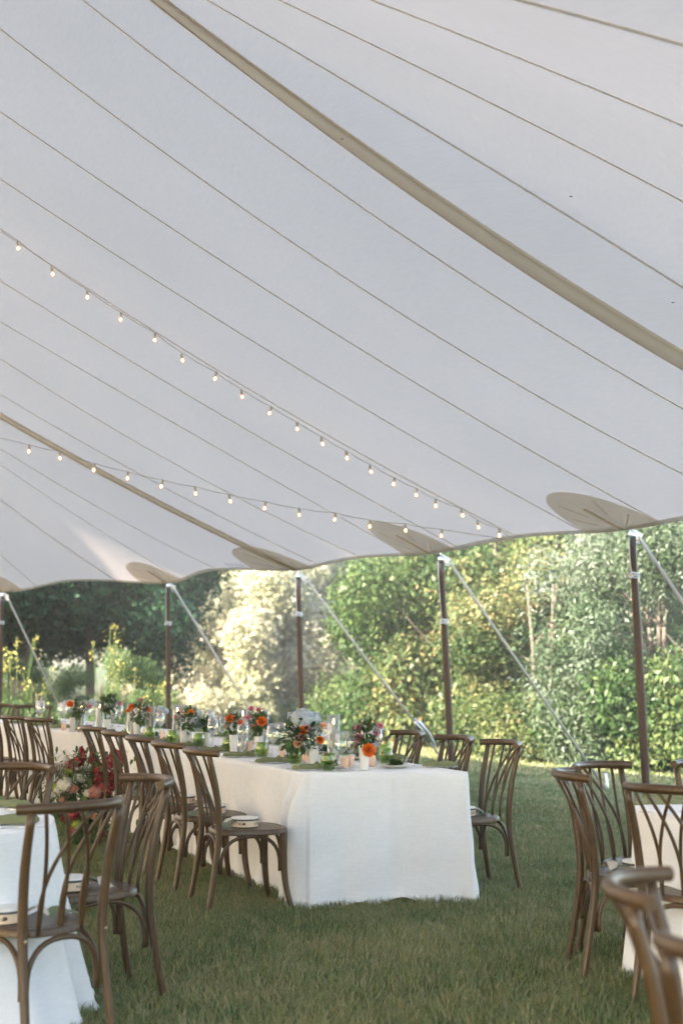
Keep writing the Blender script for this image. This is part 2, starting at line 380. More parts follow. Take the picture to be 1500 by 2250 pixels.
L_mid = leafmat('mid_green_leaf', [(0, (.02, .05, .014)), (.5, (.05, .095, .026)), (1, (.17, .2, .07))], .35, .4)
L_vine = leafmat('yellowing_vine_leaf', [(0, (.025, .06, .018)), (.45, (.07, .11, .035)), (.8, (.19, .21, .08)), (1, (.34, .25, .12))], .4, .4)
L_silver = leafmat('silver_olive_leaf', [(0, (.025, .055, .02)), (.45, (.07, .11, .05)), (.8, (.2, .24, .17)), (1, (.46, .48, .42))], .35, .5)
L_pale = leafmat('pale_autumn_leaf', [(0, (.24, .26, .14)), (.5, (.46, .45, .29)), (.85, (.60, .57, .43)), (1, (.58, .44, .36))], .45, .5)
L_meadow = leafmat('meadow_leaf', [(0, (.05, .10, .04)), (.6, (.11, .17, .06)), (1, (.2, .24, .09))], .35, .5)
L_gold = leafmat('goldenrod_bloom', [(0, (.3, .26, .06)), (1, (.5, .43, .14))], .3, .6)
SPEC = {  # name: (leaf material, rx, rz, zc, lobes, leaves, size, kw, trunk(h, r, multi))
 'dark_tree': (L_dark, 3.2, 3.4, 3.9, 90, 70000, .08, dict(low=.8, tv=.45), (5.2, .13, 1)),
 'mid_bush': (L_mid, 2.2, 1.7, 1.6, 150, 90000, .04, dict(low=.0, tv=.45), (2.4, .05, 4)),
 'vine_bush': (L_vine, 2.2, 2.3, 2.3, 150, 90000, .045, dict(low=.0, tv=.5), (3.6, .07, 3)),
 'silver_bush': (L_silver, 1.9, 1.9, 1.8, 170, 80000, .04, dict(low=.0, tv=.45, aspect=3), (2.8, .05, 4)),
 'pale_bush': (L_pale, 2.6, 2.4, 2.3, 90, 60000, .075, dict(low=.0, tv=.45), (3.4, .06, 4)),
 'meadow_bush': (L_meadow, 1.3, .8, .7, 60, 26000, .036, dict(low=.0, tv=.5, aspect=4, hang=.6), (.9, .02, 6)),
 'wood_tree': (L_pale, 4.2, 4.6, 5.6, 90, 50000, .13, dict(low=.6, tv=.4), (8.5, .16, 1)),
}
MESH = {}
for kd, (mt, rx, rz, zc, lb, lv, sz, kw, tr) in SPEC.items():
    MESH[kd] = [(crown_mesh(kd + '_crown', mt, 31 * i + len(kd) * 7, rx, rz, zc, lb, lv, sz, **kw), trunk_mesh(kd + '_trunk', M['bark'], 5 + i, tr[0], tr[1], multi=tr[2])) for i in range(2)]
def plant(kd, px, Y, s, label, rot=0., sz=1.0, var=0, dz=0., cat='bush', group=None, name=None, mtl=None):
    """a plant whose stem stands on the ray column px at depth Y"""
    X = (px - 750) / FPX * Y; r = empty(name or kd, (X, Y, ground_z(X, Y) + dz), rot); r.scale = (s, s, s * sz)
    tag(r, label, cat, group)
    cm, tm = MESH[kd][var % 2]
    if mtl:
        key = (cm.name, mtl.name)
        if key not in MESH: MESH[key] = cm.copy(); MESH[key].materials[0] = mtl
        cm = MESH[key]
    a = bpy.data.objects.new('crown', cm); b = bpy.data.objects.new('trunk', tm)
    for o in (a, b): col.objects.link(o); o.parent = r
    return r
BG = 'bushes along the lawn edge'; WD = 'trees of the wood behind the tent'
# the hedge of bushes at the right
plant('vine_bush', 1085, 30.5, 1.35, 'tall vine covered bush with yellowing leaves between the two right hand tent poles', 0.3, group=BG, name='vine_covered_bush', cat='bush', sz=1.15)
plant('mid_bush', 838, 35, 1.2, 'big rounded dark green bush right of the middle tent pole', 1.0, group=BG, name='green_bush', sz=1.2, mtl=L_mid)
plant('mid_bush', 935, 32.5, 1.3, 'mid green bush behind the pole second from the right', 2.2, group=BG, name='green_bush', var=1, sz=1.35)
plant('vine_bush', 985, 38, 1.35, 'tall yellow green bush rising behind the pole second from the right', 2.2, group=BG, name='vine_covered_bush', var=1, sz=1.1)
plant('silver_bush', 1300, 27.5, 1.15, 'silvery grey leaved bush left of the right hand tent pole', .5, group=BG, name='silver_leaved_bush', sz=1.2)
plant('silver_bush', 1440, 24.5, 1.15, 'pale silver leaved bush behind the right hand tent pole', 2.5, group=BG, name='silver_leaved_bush', var=1, sz=1.15)
plant('vine_bush', 1190, 26.5, .9, 'lower yellow green bush leaning over the lawn left of the silver bush', 4.0, group=BG, name='vine_covered_bush', var=1)
plant('mid_bush', 1370, 26, .95, 'low dark green bush at the foot of the silver leaved bushes', 3.2, group=BG, name='green_bush')
plant('mid_bush', 1540, 24, 1.2, 'green bush at the right edge beyond the right hand chairs', 4.4, group=BG, name='green_bush', var=1, sz=1.2)
plant('mid_bush', 690, 37, .42, 'small dark green bush low behind the middle tent pole', 5.0, group=BG, name='green_bush', var=1)
plant('dark_tree', 1230, 36, .85, 'dark green tree standing behind the silver leaved bush', 1.9, group=WD, name='green_tree', cat='tree')
plant('dark_tree', 1480, 33, .8, 'green tree rising behind the right hand edge of the hedge', 4.9, group=WD, name='green_tree', cat='tree', var=1, mtl=L_mid)
plant('dark_tree', 1010, 46, .95, 'tall green tree far behind the pole second from the right', .9, group=WD, name='green_tree', cat='tree', var=1, mtl=L_vine)
# the sunlit gap
for i, (px, Y, s, sz, v, lb) in enumerate([
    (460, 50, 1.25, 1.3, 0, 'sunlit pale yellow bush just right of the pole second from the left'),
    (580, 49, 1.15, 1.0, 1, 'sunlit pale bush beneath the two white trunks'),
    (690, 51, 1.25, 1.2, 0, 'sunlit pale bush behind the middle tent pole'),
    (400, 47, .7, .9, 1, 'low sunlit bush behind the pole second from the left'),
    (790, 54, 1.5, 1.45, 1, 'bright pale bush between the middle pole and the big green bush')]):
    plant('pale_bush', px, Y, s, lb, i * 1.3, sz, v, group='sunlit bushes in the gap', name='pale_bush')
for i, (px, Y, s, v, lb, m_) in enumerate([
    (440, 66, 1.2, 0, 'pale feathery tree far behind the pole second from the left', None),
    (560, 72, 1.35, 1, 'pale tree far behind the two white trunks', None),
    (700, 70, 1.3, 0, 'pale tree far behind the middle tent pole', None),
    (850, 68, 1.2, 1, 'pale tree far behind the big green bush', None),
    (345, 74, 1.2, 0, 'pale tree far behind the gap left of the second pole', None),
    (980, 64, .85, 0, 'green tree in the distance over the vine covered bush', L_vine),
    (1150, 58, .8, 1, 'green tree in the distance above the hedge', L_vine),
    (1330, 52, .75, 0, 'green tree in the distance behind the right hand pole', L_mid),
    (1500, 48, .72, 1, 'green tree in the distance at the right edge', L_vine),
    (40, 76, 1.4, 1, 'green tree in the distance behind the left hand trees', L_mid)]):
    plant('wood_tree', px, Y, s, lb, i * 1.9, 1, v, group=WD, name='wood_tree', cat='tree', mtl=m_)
# left hand trees; those in the loop are unseen, added to block sun and sky
for i, (x, y, lb) in enumerate([(-22, 1, 'unseen green tree added for shade left of the tent, beside the camera'), (-22, -4, 'unseen tall green tree added for shade left of the tent, behind the camera'), (-24, -13, 'unseen tallest green tree added for shade left of the tent, far behind the camera'), (-23, 6.5, 'unseen green tree added for shade left of the tent, level with the round table')]):
    plant('dark_tree', 750 + FPX * x / y, y, 2.75 if y < 0 else 1.1, lb, i, var=i, group='unseen trees added for shade left of the tent', name='green_tree', cat='tree')
plant('dark_tree', 55, 35, 1.0, 'dark green tree behind the leftmost tent pole', 0.2, group=WD, name='dark_green_tree', cat='tree', sz=1.05)
plant('dark_tree', 205, 36, .92, 'dark green tree between the two left hand tent poles', 2.2, group=WD, name='dark_green_tree', cat='tree', var=1, sz=1.05)
plant('dark_tree', -110, 32, 1.1, 'dark green tree at the far left edge', 3.7, group=WD, name='dark_green_tree', cat='tree', var=1)
plant('mid_bush', 300, 41, .65, 'grey green bush just left of the pole second from the left', .4, group=WD, name='green_bush', var=0, mtl=L_meadow)
# meadow growth
mlab = ['behind the leftmost pole', 'left of the first guy rope', 'behind the first guy rope', 'right of the first guy rope', 'behind the far orange dahlia', 'behind the tall candles', 'left of the second pole', 'behind the second pole', 'right of the second pole', 'behind the far vases', 'left of the middle pole', 'behind the middle pole', 'right of the middle pole']
for i, lb in enumerate(mlab):
    px = -20 + i * 62 + npr.uniform(-15, 15); Y = npr.uniform(27, 33) if i < 6 else npr.uniform(36, 39)
    plant('meadow_bush', px, Y, npr.uniform(.75, 1.05) * (1.0 if i < 6 else .9), 'leafy tall meadow growth ' + lb, npr.uniform(0, 6), npr.uniform(.9, 1.3) if i < 6 else .45, i, group='meadow growth along the lawn', name='meadow_plant', cat='plant')
def goldenrod(px, Y, h, lb):
    X = (px - 750) / FPX * Y; r = empty('goldenrod_plant', (X, Y, ground_z(X, Y))); tag(r, lb, 'plant', 'goldenrod in bloom')
    rg = np.random.default_rng(int(px * 7 + 999)); b = MB(); st = MB()
    for s_ in range(4):
        ex, ey, ez = rg.uniform(-.35, .35), rg.uniform(-.2, .2), h * rg.uniform(.8, 1.1); st.tube([(ex*.2, ey*.2, 0), (ex*.6, ey*.6, ez*.6), (ex, ey, ez)], .008, 4)
        for _ in range(20):
            t = rg.random(); q = np.array([ex, ey, ez - .3 * t]) + rg.normal(size=3) * (.02 + .07 * t) ; s2 = .018
            b.add([q + rg.normal(size=3) * s2 for _k in range(4)], [(0, 1, 2, 3)], rg.random())
    b.build('bloom', L_gold, r)['kind'] = 'stuff'; st.build('stem', M['stem'], r)
for px, Y, h, lb in [(25, 26.5, 1.55, 'goldenrod in yellow bloom beside the leftmost pole'), (48, 27.5, 1.75, 'taller goldenrod right of the leftmost pole'), (88, 26, 1.2, 'low goldenrod before the first guy rope'), (230, 27, 1.95, 'goldenrod spray between the two left poles'), (290, 28, 1.55, 'goldenrod left of the second pole'), (330, 26, 1.2, 'low goldenrod near the second pole')]:
    goldenrod(px, Y, h, lb)
# white trunked trees in the gap
for i, (x0, y0, x1, y1, Y, lb) in enumerate([(557, 1255, 558, 1370, 56.5, 'straight white tree trunk left of the middle pole, left of a pair'), (589, 1250, 583, 1385, 56.2, 'slightly bent white tree trunk left of the middle pole, right of a pair'), (425, 1272, 424, 1345, 55, 'pale trunk just right of the pole second from the left'), (785, 1235, 789, 1290, 58, 'thin pale trunk right of the middle pole'), (490, 1262, 489, 1290, 57, 'pale trunk showing below the eave right of the second pole')]):
    top = at_Y(x0, y0 - 40, Y); bot = at_Y(x1, y1, Y); gz = ground_z(bot[0], Y); r = empty('white_trunked_tree', (bot[0], Y, gz)); tag(r, lb, 'tree', 'white trunked trees in the gap')
    b = MB(); h = top[2] - gz; mz = bot[2] - gz; dx = top[0] - bot[0]
    c = spl([(0, 0, -.1), (.03, 0, mz * .6), (dx * .2 + .05 * (i == 1), 0, mz), (dx, 0, h), (dx * 1.2, 0, h + 2.6)], 14); rr = .08 if i < 2 else .06
    b.tube(c, [rr * (1 - .045 * k) for k in range(14)], 9); b.build('trunk', M['birch'], r)
    o = bpy.data.objects.new('crown', MESH['pale_bush'][0][0]); col.objects.link(o); o.parent = r; o.location = (dx, 0, h + .7); o.scale = (.7, .7, .7)

# ================================================================== THE TENT
EAVE = 2.55
PB = np.array([-.55, 18.0]); PD = np.array([.4746, -.8802]); PS = 1.04      # eave line through the pole at index -9.2
sk_ = -.11; an = math.atan2(PD[1], PD[0]) + math.pi / 2 + sk_; PN = np.array([-abs(math.cos(an)), -abs(math.sin(an))])
SEAMS = {0:[(356,0),(500,115),(750,295),(1000,472),(1265,645),(1500,800)],
 .4:[(475,0),(750,180),(1050,360),(1500,617)], 1.4:[(632,0),(750,64),(1050,220),(1300,342),(1500,429)],
 2.4:[(830,0),(1150,134),(1500,271)], 3.4:[(1155,0),(1350,56),(1500,94)],
 -.6:[(182,0),(425,185),(750,419),(1015,600),(1250,750),(1500,907)],
 -1.6:[(0,66),(350,320),(750,597),(1100,825),(1500,1060)], -2.6:[(0,242),(525,600),(750,740),(1100,947),(1390,1117)],
 -3.6:[(0,390),(315,600),(750,865),(1050,1040)], -4.6:[(0,505),(440,790),(750,972)], -5.6:[(0,615),(375,845),(750,1062)],
 -6.6:[(0,705),(375,925),(750,1137)], -7.6:[(0,787),(500,1080),(750,1212)], -8.6:[(0,865),(350,1065)], -9.2:[(0,910),(280,1065),(555,1207)]}
TR = 7.6                                                       # eave to ridge
def z0f(i): return EAVE + .05 * (1 - math.cos(2 * math.pi * (i + 9.2) / 3.0667)) / 2
keys = sorted(SEAMS); CA = []; CB = []
for k in keys:
    e = PB + PD * (k + 9.2) * PS; A = []; y = []
    for px, py in SEAMS[k]:
        r = ray(px, py); s, t = np.linalg.solve(np.array([[r[0], -PN[0]], [r[1], -PN[1]]]), e)
        A.append([t / s, t * t / s]); y.append((CAMH + r[2] * s - z0f(k)) / s)
    A += [[0, .05]]; y += [0.0]                              # keeps the sag small
    a, b = np.linalg.lstsq(np.array(A), np.array(y), rcond=None)[0]; CA.append(a); CB.append(b)
# columns: (q, base xy, dir xy, length, a, b, z0)
cols = []
for q in np.arange(-9.2, 7.01, .2):
    e = PB + PD * (q + 9.2) * PS; a = np.interp(q, keys, CA); b = np.interp(q, keys, CB)
    cols.append([q, e, PN, TR, a, b, z0f(q)])
C2 = PB + PN * TR
a0, b0 = CA[0], CB[0]; zpk = EAVE + a0 * TR + b0 * TR * TR
fan_pts = [(-10.1, at_z(477, 1259, EAVE)[:2]), (-11.45, at_z(370, 1280, EAVE)[:2]), (-12.6, at_z(162, 1283, EAVE)[:2]), (-13.7, at_z(5, 1300, EAVE)[:2])]
rdir = math.atan2(-PD[1], -PD[0])                              # ridge direction, away from the camera
for k, ang in enumerate((94, 106, math.degrees(rdir))):
    fan_pts.append((-15.2 - 1.4 * k, C2 + 8.7 * np.array([math.cos(R(ang)), math.sin(R(ang))])))
fp = [(-9.2, PB)] + fan_pts
qs = [p[0] for p in fp]; ps = [p[1] for p in fp]
fan = []
sp = spl([(p[0], p[1], 0) for p in ps], 8 * (len(ps) - 1) + 1)
for i, s in enumerate(sp[1:], 1):
    q = np.interp(i / 8, range(len(qs)), qs); e = np.array([s[0], s[1]]); v = C2 - e; T = np.linalg.norm(v); v = v / T
    poleph = np.interp(-q, [9.2, 11.45, 13.7, 15.2, 16.6, 18.0], [0, 1, 2, 3, 4, 5])
    z0 = EAVE + .05 * (1 - math.cos(2 * math.pi * poleph)) / 2
    a = a0 * .98; b = (zpk - z0 - a * T) / (T * T); fan.append([q, e, v, T, a, b, z0])
cols = fan[::-1] + cols
CQ = np.array([c[0] for c in cols])
def surf(q, t, dz=0.0):
    """point of the canopy at eave index q, t metres in from the eave"""
    i = int(np.clip(np.searchsorted(CQ, q) - 1, 0, len(cols) - 2)); c, d = cols[i], cols[i + 1]; u = (q - c[0]) / (d[0] - c[0])
    def P(c):
        tt = min(t, c[3]); return np.array([c[1][0] + c[2][0] * tt, c[1][1] + c[2][1] * tt, c[6] + c[4] * tt + c[5] * tt * tt])
    p = P(c) * (1 - u) + P(d) * u; p[2] += dz; return p
tent = empty('sailcloth_tent', (PB[0], PB[1], 0)); tent_inv = Vector((-PB[0], -PB[1], 0))
tag(tent, 'large off white sailcloth tent roof with beige seams over the whole dinner', 'tent')
def under(o): o.location = tent_inv; o.parent = tent; return o
# canopy: near slope + mirrored far slope
NT = 36; cv = []; allc = [('n', c) for c in cols]
axis = C2; ax = PD
def mirror(p): 
    v = p[:2] - axis; l = v @ ax; m_ = 2 * (axis + ax * l) - p[:2]; return np.array([m_[0], m_[1], p[2]])
mb = MB()
for side in (0, 1):
    v = []
    for c in cols:
        for k in range(NT + 1):
            t = c[3] * k / NT; p = np.array([c[1][0] + c[2][0] * t, c[1][1] + c[2][1] * t, c[6] + c[4] * t + c[5] * t * t])
            if side: p = mirror(p)
            v.append(p)
    n1 = NT + 1
    mb.add(v, [((i*n1+k), (i+1)*n1+k, (i+1)*n1+k+1, i*n1+k+1)[::(1 if side else -1)] for i in range(len(cols)-1) for k in range(NT)])
under(mb.build('canopy', M['canopy']))
def strip(q, wd, name, mt, t0=0.0, t1=None, dz=-.006, edge=False, n=40):
    """a tape sewn under the canopy along one seam"""
    b = MB(); v = []
    i = int(np.clip(np.searchsorted(CQ, q) - 1, 0, len(cols) - 2)); T = cols[i + 1][3] if t1 is None else t1
    for k in range(n + 1):
        t = t0 + (T - t0) * k / n; p = surf(q, t); u = surf(q + .02, t) - surf(q - .02, t); L = np.linalg.norm(u)
        u = u / L if L > 1e-4 else np.array([PD[0], PD[1], 0]); taper = 1.0
        for s_, d_ in ((-.5, 0), (-.5, dz), (.5, dz), (.5, 0)): v.append(p + u * wd * s_ * taper + np.array([0, 0, d_ - .001]))
    b.add(v, [(4*k+j, 4*k+j+1, 4*k+5+j, 4*k+4+j) for k in range(n) for j in range(3)])
    return under(b.build(name, mt))
for q in [k for k in keys if k not in (0, -9.2)] + [-10.1, -11.1, -12.1, -13.2, -14.2, -15.4, 4.4, 5.4, 6.4]:
    strip(q, .015, 'seam', M['seam'])
strip(0, .135, 'webbing_band', M['webbing'], dz=-.012); strip(-9.2, .135, 'webbing_band', M['webbing'], dz=-.012)
for q in (0, -9.2): 
    for s_ in (-.07, .07): strip(q + s_ * .82, .012, 'seam', M['seam'], dz=-.016)
# hem along the eave
hp = [surf(q, 0) for q in np.arange(CQ[0], 7.0, .1)]
b = MB(); b.tube(hp, .010, 6); under(b.build('hem', M['hem']))
b = MB(); v = []
for p, q in zip(hp, np.arange(CQ[0], 7.0, .1)):
    o_ = surf(q, .06); v += [p + [0, 0, -.012], o_ + [0, 0, -.008]]
b.add(v, [(2*k, 2*k+1, 2*k+3, 2*k+2) for k in range(len(hp)-1)]); under(b.build('hem_tape', M['hem']))
b = MB(); b.tube([mirror(surf(q, 0)) for q in np.arange(CQ[0], 7.0, .2)], .014, 5); under(b.build('hem', M['hem']))
# scallop shaped reinforcement at each pole
def patch(q):
    c = surf(q, 0); dq = .05; dl = np.linalg.norm(surf(q + dq, 0)[:2] - surf(q - dq, 0)[:2]) / (2 * dq); b = MB(); v = []; nr, na_ = 14, 40
    for i in range(nr + 1):
        for j in range(na_ + 1):
            a = math.pi * j / na_; r = i / nr; u = .5 * r * math.cos(a); t = .70 * r * math.sin(a) ** .9
            wr = .006 * math.sin(a * 26 + 2 * math.sin(a * 5)) * math.exp(-((r - .45) / .3) ** 2)
            p = surf(q + u / dl, t, -.016 + wr); v.append(p)
    b.add(v, [(i*(na_+1)+j, i*(na_+1)+j+1, (i+1)*(na_+1)+j+1, (i+1)*(na_+1)+j) for i in range(nr) for j in range(na_)])
    under(b.build('pole_patch', M['canopy_double']))
    for a, r0, r1 in ((25, .35, .8), (55, .5, .9), (88, .05, .6), (120, .45, .85), (150, .4, .8)):
        s = MB(); pp = []
        for k in range(6):
            r = r0 + (r1 - r0) * k / 5; pp.append(surf(q + .5 * r * math.cos(R(a)) / dl, .70 * r * math.sin(R(a)), -.024))
        s.tube(pp, .018 if a == 88 else .006, 5, flat=.5); under(s.build('patch_strap', M['webbing'] if a == 88 else M['seam']))
POLEQ = [(-9.2, (655, 1258), 666), (-6.133, (968, 1220), 991), (-3.067, (1388, 1165), 1412), (0, None, None), (-11.45, (370, 1280), 374), (-13.7, (5, 1300), 5)]
for q, _, _ in POLEQ: patch(q)
# printed label on the underside of the eave
tg = MB(); 
for k in range(5): 
    p0 = surf(-9.85 + .055 * k, .06, -.012); p1 = surf(-9.83 + .055 * k, .20, -.012); tg.tube([p0, p1], .008, 4, flat=.2)
under(tg.build('fabric_tag', M['dark']))
# small debris marks
for px, py in ((750, 300), (1254, 419), (1485, 662)):
    best = min(((abs(np.array(proj)[0]-px)+abs(np.array(proj)[1]-py)), q, t) for q in np.arange(-3, 4, .1) for t in np.arange(1, 7, .1) for proj in [(lambda P: (lambda yc, zc: (750+FPX*P[0]/yc, 1125-FPX*zc/yc))(P[1]*math.cos(TILT)+(P[2]-CAMH)*math.sin(TILT), -P[1]*math.sin(TILT)+(P[2]-CAMH)*math.cos(TILT)))(surf(q, t))])
    p = surf(best[1], best[2], -.015); d = MB(); d.box((0, 0, 0), (.018, .006, .003), Matrix.Rotation(.5, 3, 'Z')); o = d.build('leaf_scrap', M['bark'], smooth=False); o.location = Vector(p) ; tag(o, {750: 'tiny dark speck on the wide beige roof band', 1254: 'tiny leaf scrap lying on the roof cloth right of the wide band', 1485: 'small brown scrap on the roof cloth at the right edge'}[px], 'leaf scrap')

# ------------------------------------------------------------------ poles and guy ropes
PLAB = {-9.2: 'brown wooden tent pole in the middle, the third from the left', -6.133: 'brown wooden tent pole behind the right hand end of the table', -3.067: 'thick brown wooden tent pole at the right, nearest of those seen', 0: 'wooden tent pole just outside the right edge of the picture', -11.45: 'slim brown wooden tent pole behind the candles, second from the left', -13.7: 'brown wooden tent pole at the left edge of the picture'}
KNOT = {-9.2: 1350, -6.133: 1366, -3.067: 1265, 0: 1200, -11.45: 1370, -13.7: 1368}
ROPE = {-9.2: ((672, 1272), (905, 1580)), -6.133: ((985, 1232), (1290, 1675)), -3.067: ((1403, 1180), (1500, 1322)), -11.45: ((382, 1292), (540, 1545)), -13.7: ((16, 1312), (120, 1530))}
RLAB = {-9.2: 'guy rope with a white ratchet strap running down behind the right hand chairs', -6.133: 'long straight guy rope running down to the lawn behind the right hand chairs', -3.067: 'guy rope leaving the picture at the right edge', -11.45: 'grey guy rope slanting down from the pole second from the left', -13.7: 'pale guy rope slanting down from the leftmost pole'}
for q, tp, bx in POLEQ:
    top = surf(q, 0); 
    if tp: top = at_z(tp[0], tp[1] + 4, EAVE - .02)
    X = (bx - 750) / FPX * top[1] * 1.0 if bx else top[0] + .1
    base = np.array([X, top[1], ground_z(X, top[1])]); r = empty('tent_pole', base); tag(r, PLAB[q], 'tent pole', 'side poles of the tent')
    B = base * 0; T_ = top - base; b = MB(); n = 12
    b.tube([T_ * k / n + [0, 0, -.0] for k in range(n + 1)], [.031 + .008 * math.sin(math.pi * min(1, k / n * 1.15)) for k in range(n + 1)], 14); b.build('shaft', M['pole'], r)
    b = MB(); b.tube([T_ * .975, T_ * 1.0], .033, 14); b.build('collar', M['steel'], r)
    b = MB(); b.tube([T_ * 1.0, T_ * 1.02], .008, 6); b.build('pin', M['steel'], r)
    # white cord tied round the shaft
    kz = (at_Y(750, KNOT[q], top[1])[2] - base[2]) / T_[2]; kp = T_ * kz; b = MB()
    for dz in (-.02, .0, .02): b.tube([kp + [.042 * math.cos(a), .042 * math.sin(a), dz + .004 * math.sin(2 * a)] for a in np.linspace(0, 6.28, 15)], .008, 5)
    b.tube(spl([kp + [-.02, -.045, 0], kp + [-.05, -.07, -.03], kp + [-.03, -.05, .03], kp + [.0, -.05, .01]], 12), .006, 5)
    b.tube(spl([T_ * .98 + [-.035, -.03, 0], T_ * .9 + [-.038, -.03, 0], kp + [-.03, -.035, .0]], 10), .0045, 5)
    b.build('cord_lashing', M['white_rope'], r)
    if q in ROPE:
        (x0, y0), (x1, y1) = ROPE[q]; best = None
        for k in np.arange(.6, 6, .01):
            px, py = x0 + (x1 - x0) * k, y0 + (y1 - y0) * k
            if py < 1480: continue
            gp = at_ground(px, py); d = abs(np.linalg.norm(gp[:2] - base[:2]) - (2.5))
            if gp[1] < 40 and (best is None or d < best[0]): best = (d, gp)
        gp = best[1]; st = top + [.04, 0, -.02]; g2 = gp
        t0 = at_Y(x0, y0, top[1] + .01)
        r2 = empty('guy_rope', gp); tag(r2, RLAB[q], 'guy rope', 'guy ropes of the tent')
        d = t0 - gp; b = MB(); b.tube([t0 - gp, d * .5 + [0, 0, -.01], [0, 0, 0]], .016, 7); b.build('rope', M['rope'], r2)
        b = MB(); b.box(list((top + t0) / 2 - gp + [0, 0, .0]), (.12, .012, .07), Matrix.Rotation(.5, 3, 'Y')); b.build('anchor_plate', M['steel'], r2, smooth=False)
        b = MB(); c = d + (top - t0) * .1
        b.tube([c + [.03 * math.cos(a), 0, .045 * math.sin(a) - .02] for a in np.linspace(0, 6.28, 13)], .007, 5); b.build('shackle', M['steel'], r2)
        b = MB(); b.tube([(0, 0, -.1), np.array([-.02, 0, .22])], .018, 8); b.build('stake', M['steel'], r2)
        if q == -9.2:
            u = d / np.linalg.norm(d); kk = [(905, 1580), (940, 1622)]
            f_ = (1580 - 1272) / ((gp_y := 1125 - FPX * ((-gp[1] * math.sin(TILT) + (gp[2] - CAMH) * math.cos(TILT)) / (gp[1] * math.cos(TILT) + (gp[2] - CAMH) * math.sin(TILT)))) - 1272)
            L = np.linalg.norm(d); k0 = max(.05, 1 - f_)
            b = MB(); b.tube([d * (k0 + .22), d * k0], [.024, .03], 6, flat=.35); b.tube([d * k0, d * .02], .026, 6, flat=.3); b.build('strap', M['white_rope'], r2)
            b = MB(); b.tube([d * k0, d * (k0 - .05), d * (k0 - .11)], [.03, .055, .03], 8, flat=.6); b.tube([d * (k0 - .02) + [.05, 0, .05], d * (k0 - .1) + [.06, 0, .02]], .012, 6); b.build('ratchet', M['steel'], r2)
            b = MB(); b.tube(spl([d * (k0 - .0) + [.01, 0, .04], d * (k0 - .06) + [.08, 0, .0], d * (k0 - .13) + [.05, 0, -.02]], 8), [.01, .03, .035, .035, .035, .03, .02, .01], 8, flat=.5); b.build('strap_bundle', M['white_rope'], r2)

# ------------------------------------------------------------------ strings of bulbs
B1 = [(40,545),(116,602),(192,653),(265,702),(340,747),(401,792),(472,832),(532,872),(592,908),(653,943),(709,976),(762,1007),(815,1037),(864,1064),(914,1088),(957,1112),(1016,1133),(1051,1159),(1097,1177)]
B2 = [(63,992),(132,1007),(206,1033),(280,1051),(354,1069),(430,1085),(506,1102),(581,1117),(657,1132),(735,1142),(812,1157),(891,1166),(969,1178)]
def on_canopy(px, py):
    """depth at which the view ray meets the canopy"""
    r = ray(px, py)
    for s in np.arange(5, 26, .03):
        p = np.array([r[0]*s, r[1]*s, CAMH + r[2]*s]); e = p[:2] - PB; L = np.linalg.solve(np.array([[PD[0], PN[0]], [PD[1], PN[1]]]), e)
        q = L[0] / PS - 9.2; t = L[1]
        if -9.2 <= q <= 9 and 0 <= t <= TR:
            a = np.interp(q, keys, CA); b_ = np.interp(q, keys, CB)
            if p[2] > z0f(q) + a * t + b_ * t * t: return s
    return None
def string(bulbs, depth, label, ends, lab_off=.058):
    P_ = []
    for i, (px, py) in enumerate(bulbs): P_.append(at_Y(px, py, depth[i]))
    sock = [p + [0, 0, .042] for p in P_]
    r = empty('string_light', tuple(P_[-1])); tag(r, label, 'string light', 'strings of small bulbs under the tent roof'); org = P_[-1]
    pts = [ends[0] - org]
    for i, s in enumerate(sock):
        pts.append(s + [0, 0, .022] - org)
        if i + 1 < len(sock): pts.append((s + sock[i+1]) / 2 + [0, 0, .014] - org)
    pts.append(ends[1] - org); b = MB(); b.tube(pts, .0032, 5); b.build('cord', M['cord'], r)
    glb = MB(); glb.lathe([(.0001, -.024), (.011, -.022), (.020, -.012), (.0225, .0), (.020, .013), (.012, .022), (.0095, .028)], 14); g0 = glb.build('bulb', M['bulb_glass'])
    skt = MB(); skt.lathe([(.0001, .066), (.008, .066), (.011, .060), (.012, .03), (.010, .024)], 10); s0 = skt.build('socket', M['socket'])
    fl = MB(); fl.lathe([(.0001, -.012), (.006, -.008), (.0085, 0), (.006, .010), (.0001, .016)], 8); f0 = fl.build('filament', M['filament'])
    for i, p in enumerate(P_):
        k = (g0, s0, f0) if i == 0 else (g0.copy(), s0.copy(), f0.copy())
        for o in k:
            if i: col.objects.link(o)
        a, s, f = k; a.parent = r; s.parent = a; f.parent = a; a.location = Vector(p - org); a.rotation_euler = (rnd.uniform(-.25, .25), rnd.uniform(-.3, .3), 0)
d1 = []
EP = on_canopy(1128, 1180) or 13.5
for px, py in B1:
    s = on_canopy(px, py - 10); s = s if s else EP; d1.append(s)
d1 = [min(s, 99) for s in np.convolve(np.pad(d1, 2, 'edge'), np.ones(5) / 5, 'valid')]
d1 = [s * .955 - .1 for s in d1]
print('string depth', [round(float(x), 1) for x in d1])
eend = at_Y(1130, 1188, d1[-1] + .3)
string(B1, d1, 'nearer string of lit bulbs sloping down from the left edge to the eave', (at_Y(-60, 462, d1[0] * .95), eend))
d2 = [13.2 + .0 * i for i in range(len(B2))]
string(B2, [float(np.interp(i, [0, 12], [13.0, 13.3])) for i in range(13)], 'farther string of lit bulbs crossing low under the roof and meeting the eave', (at_Y(-60, 948, 12.9), eend))

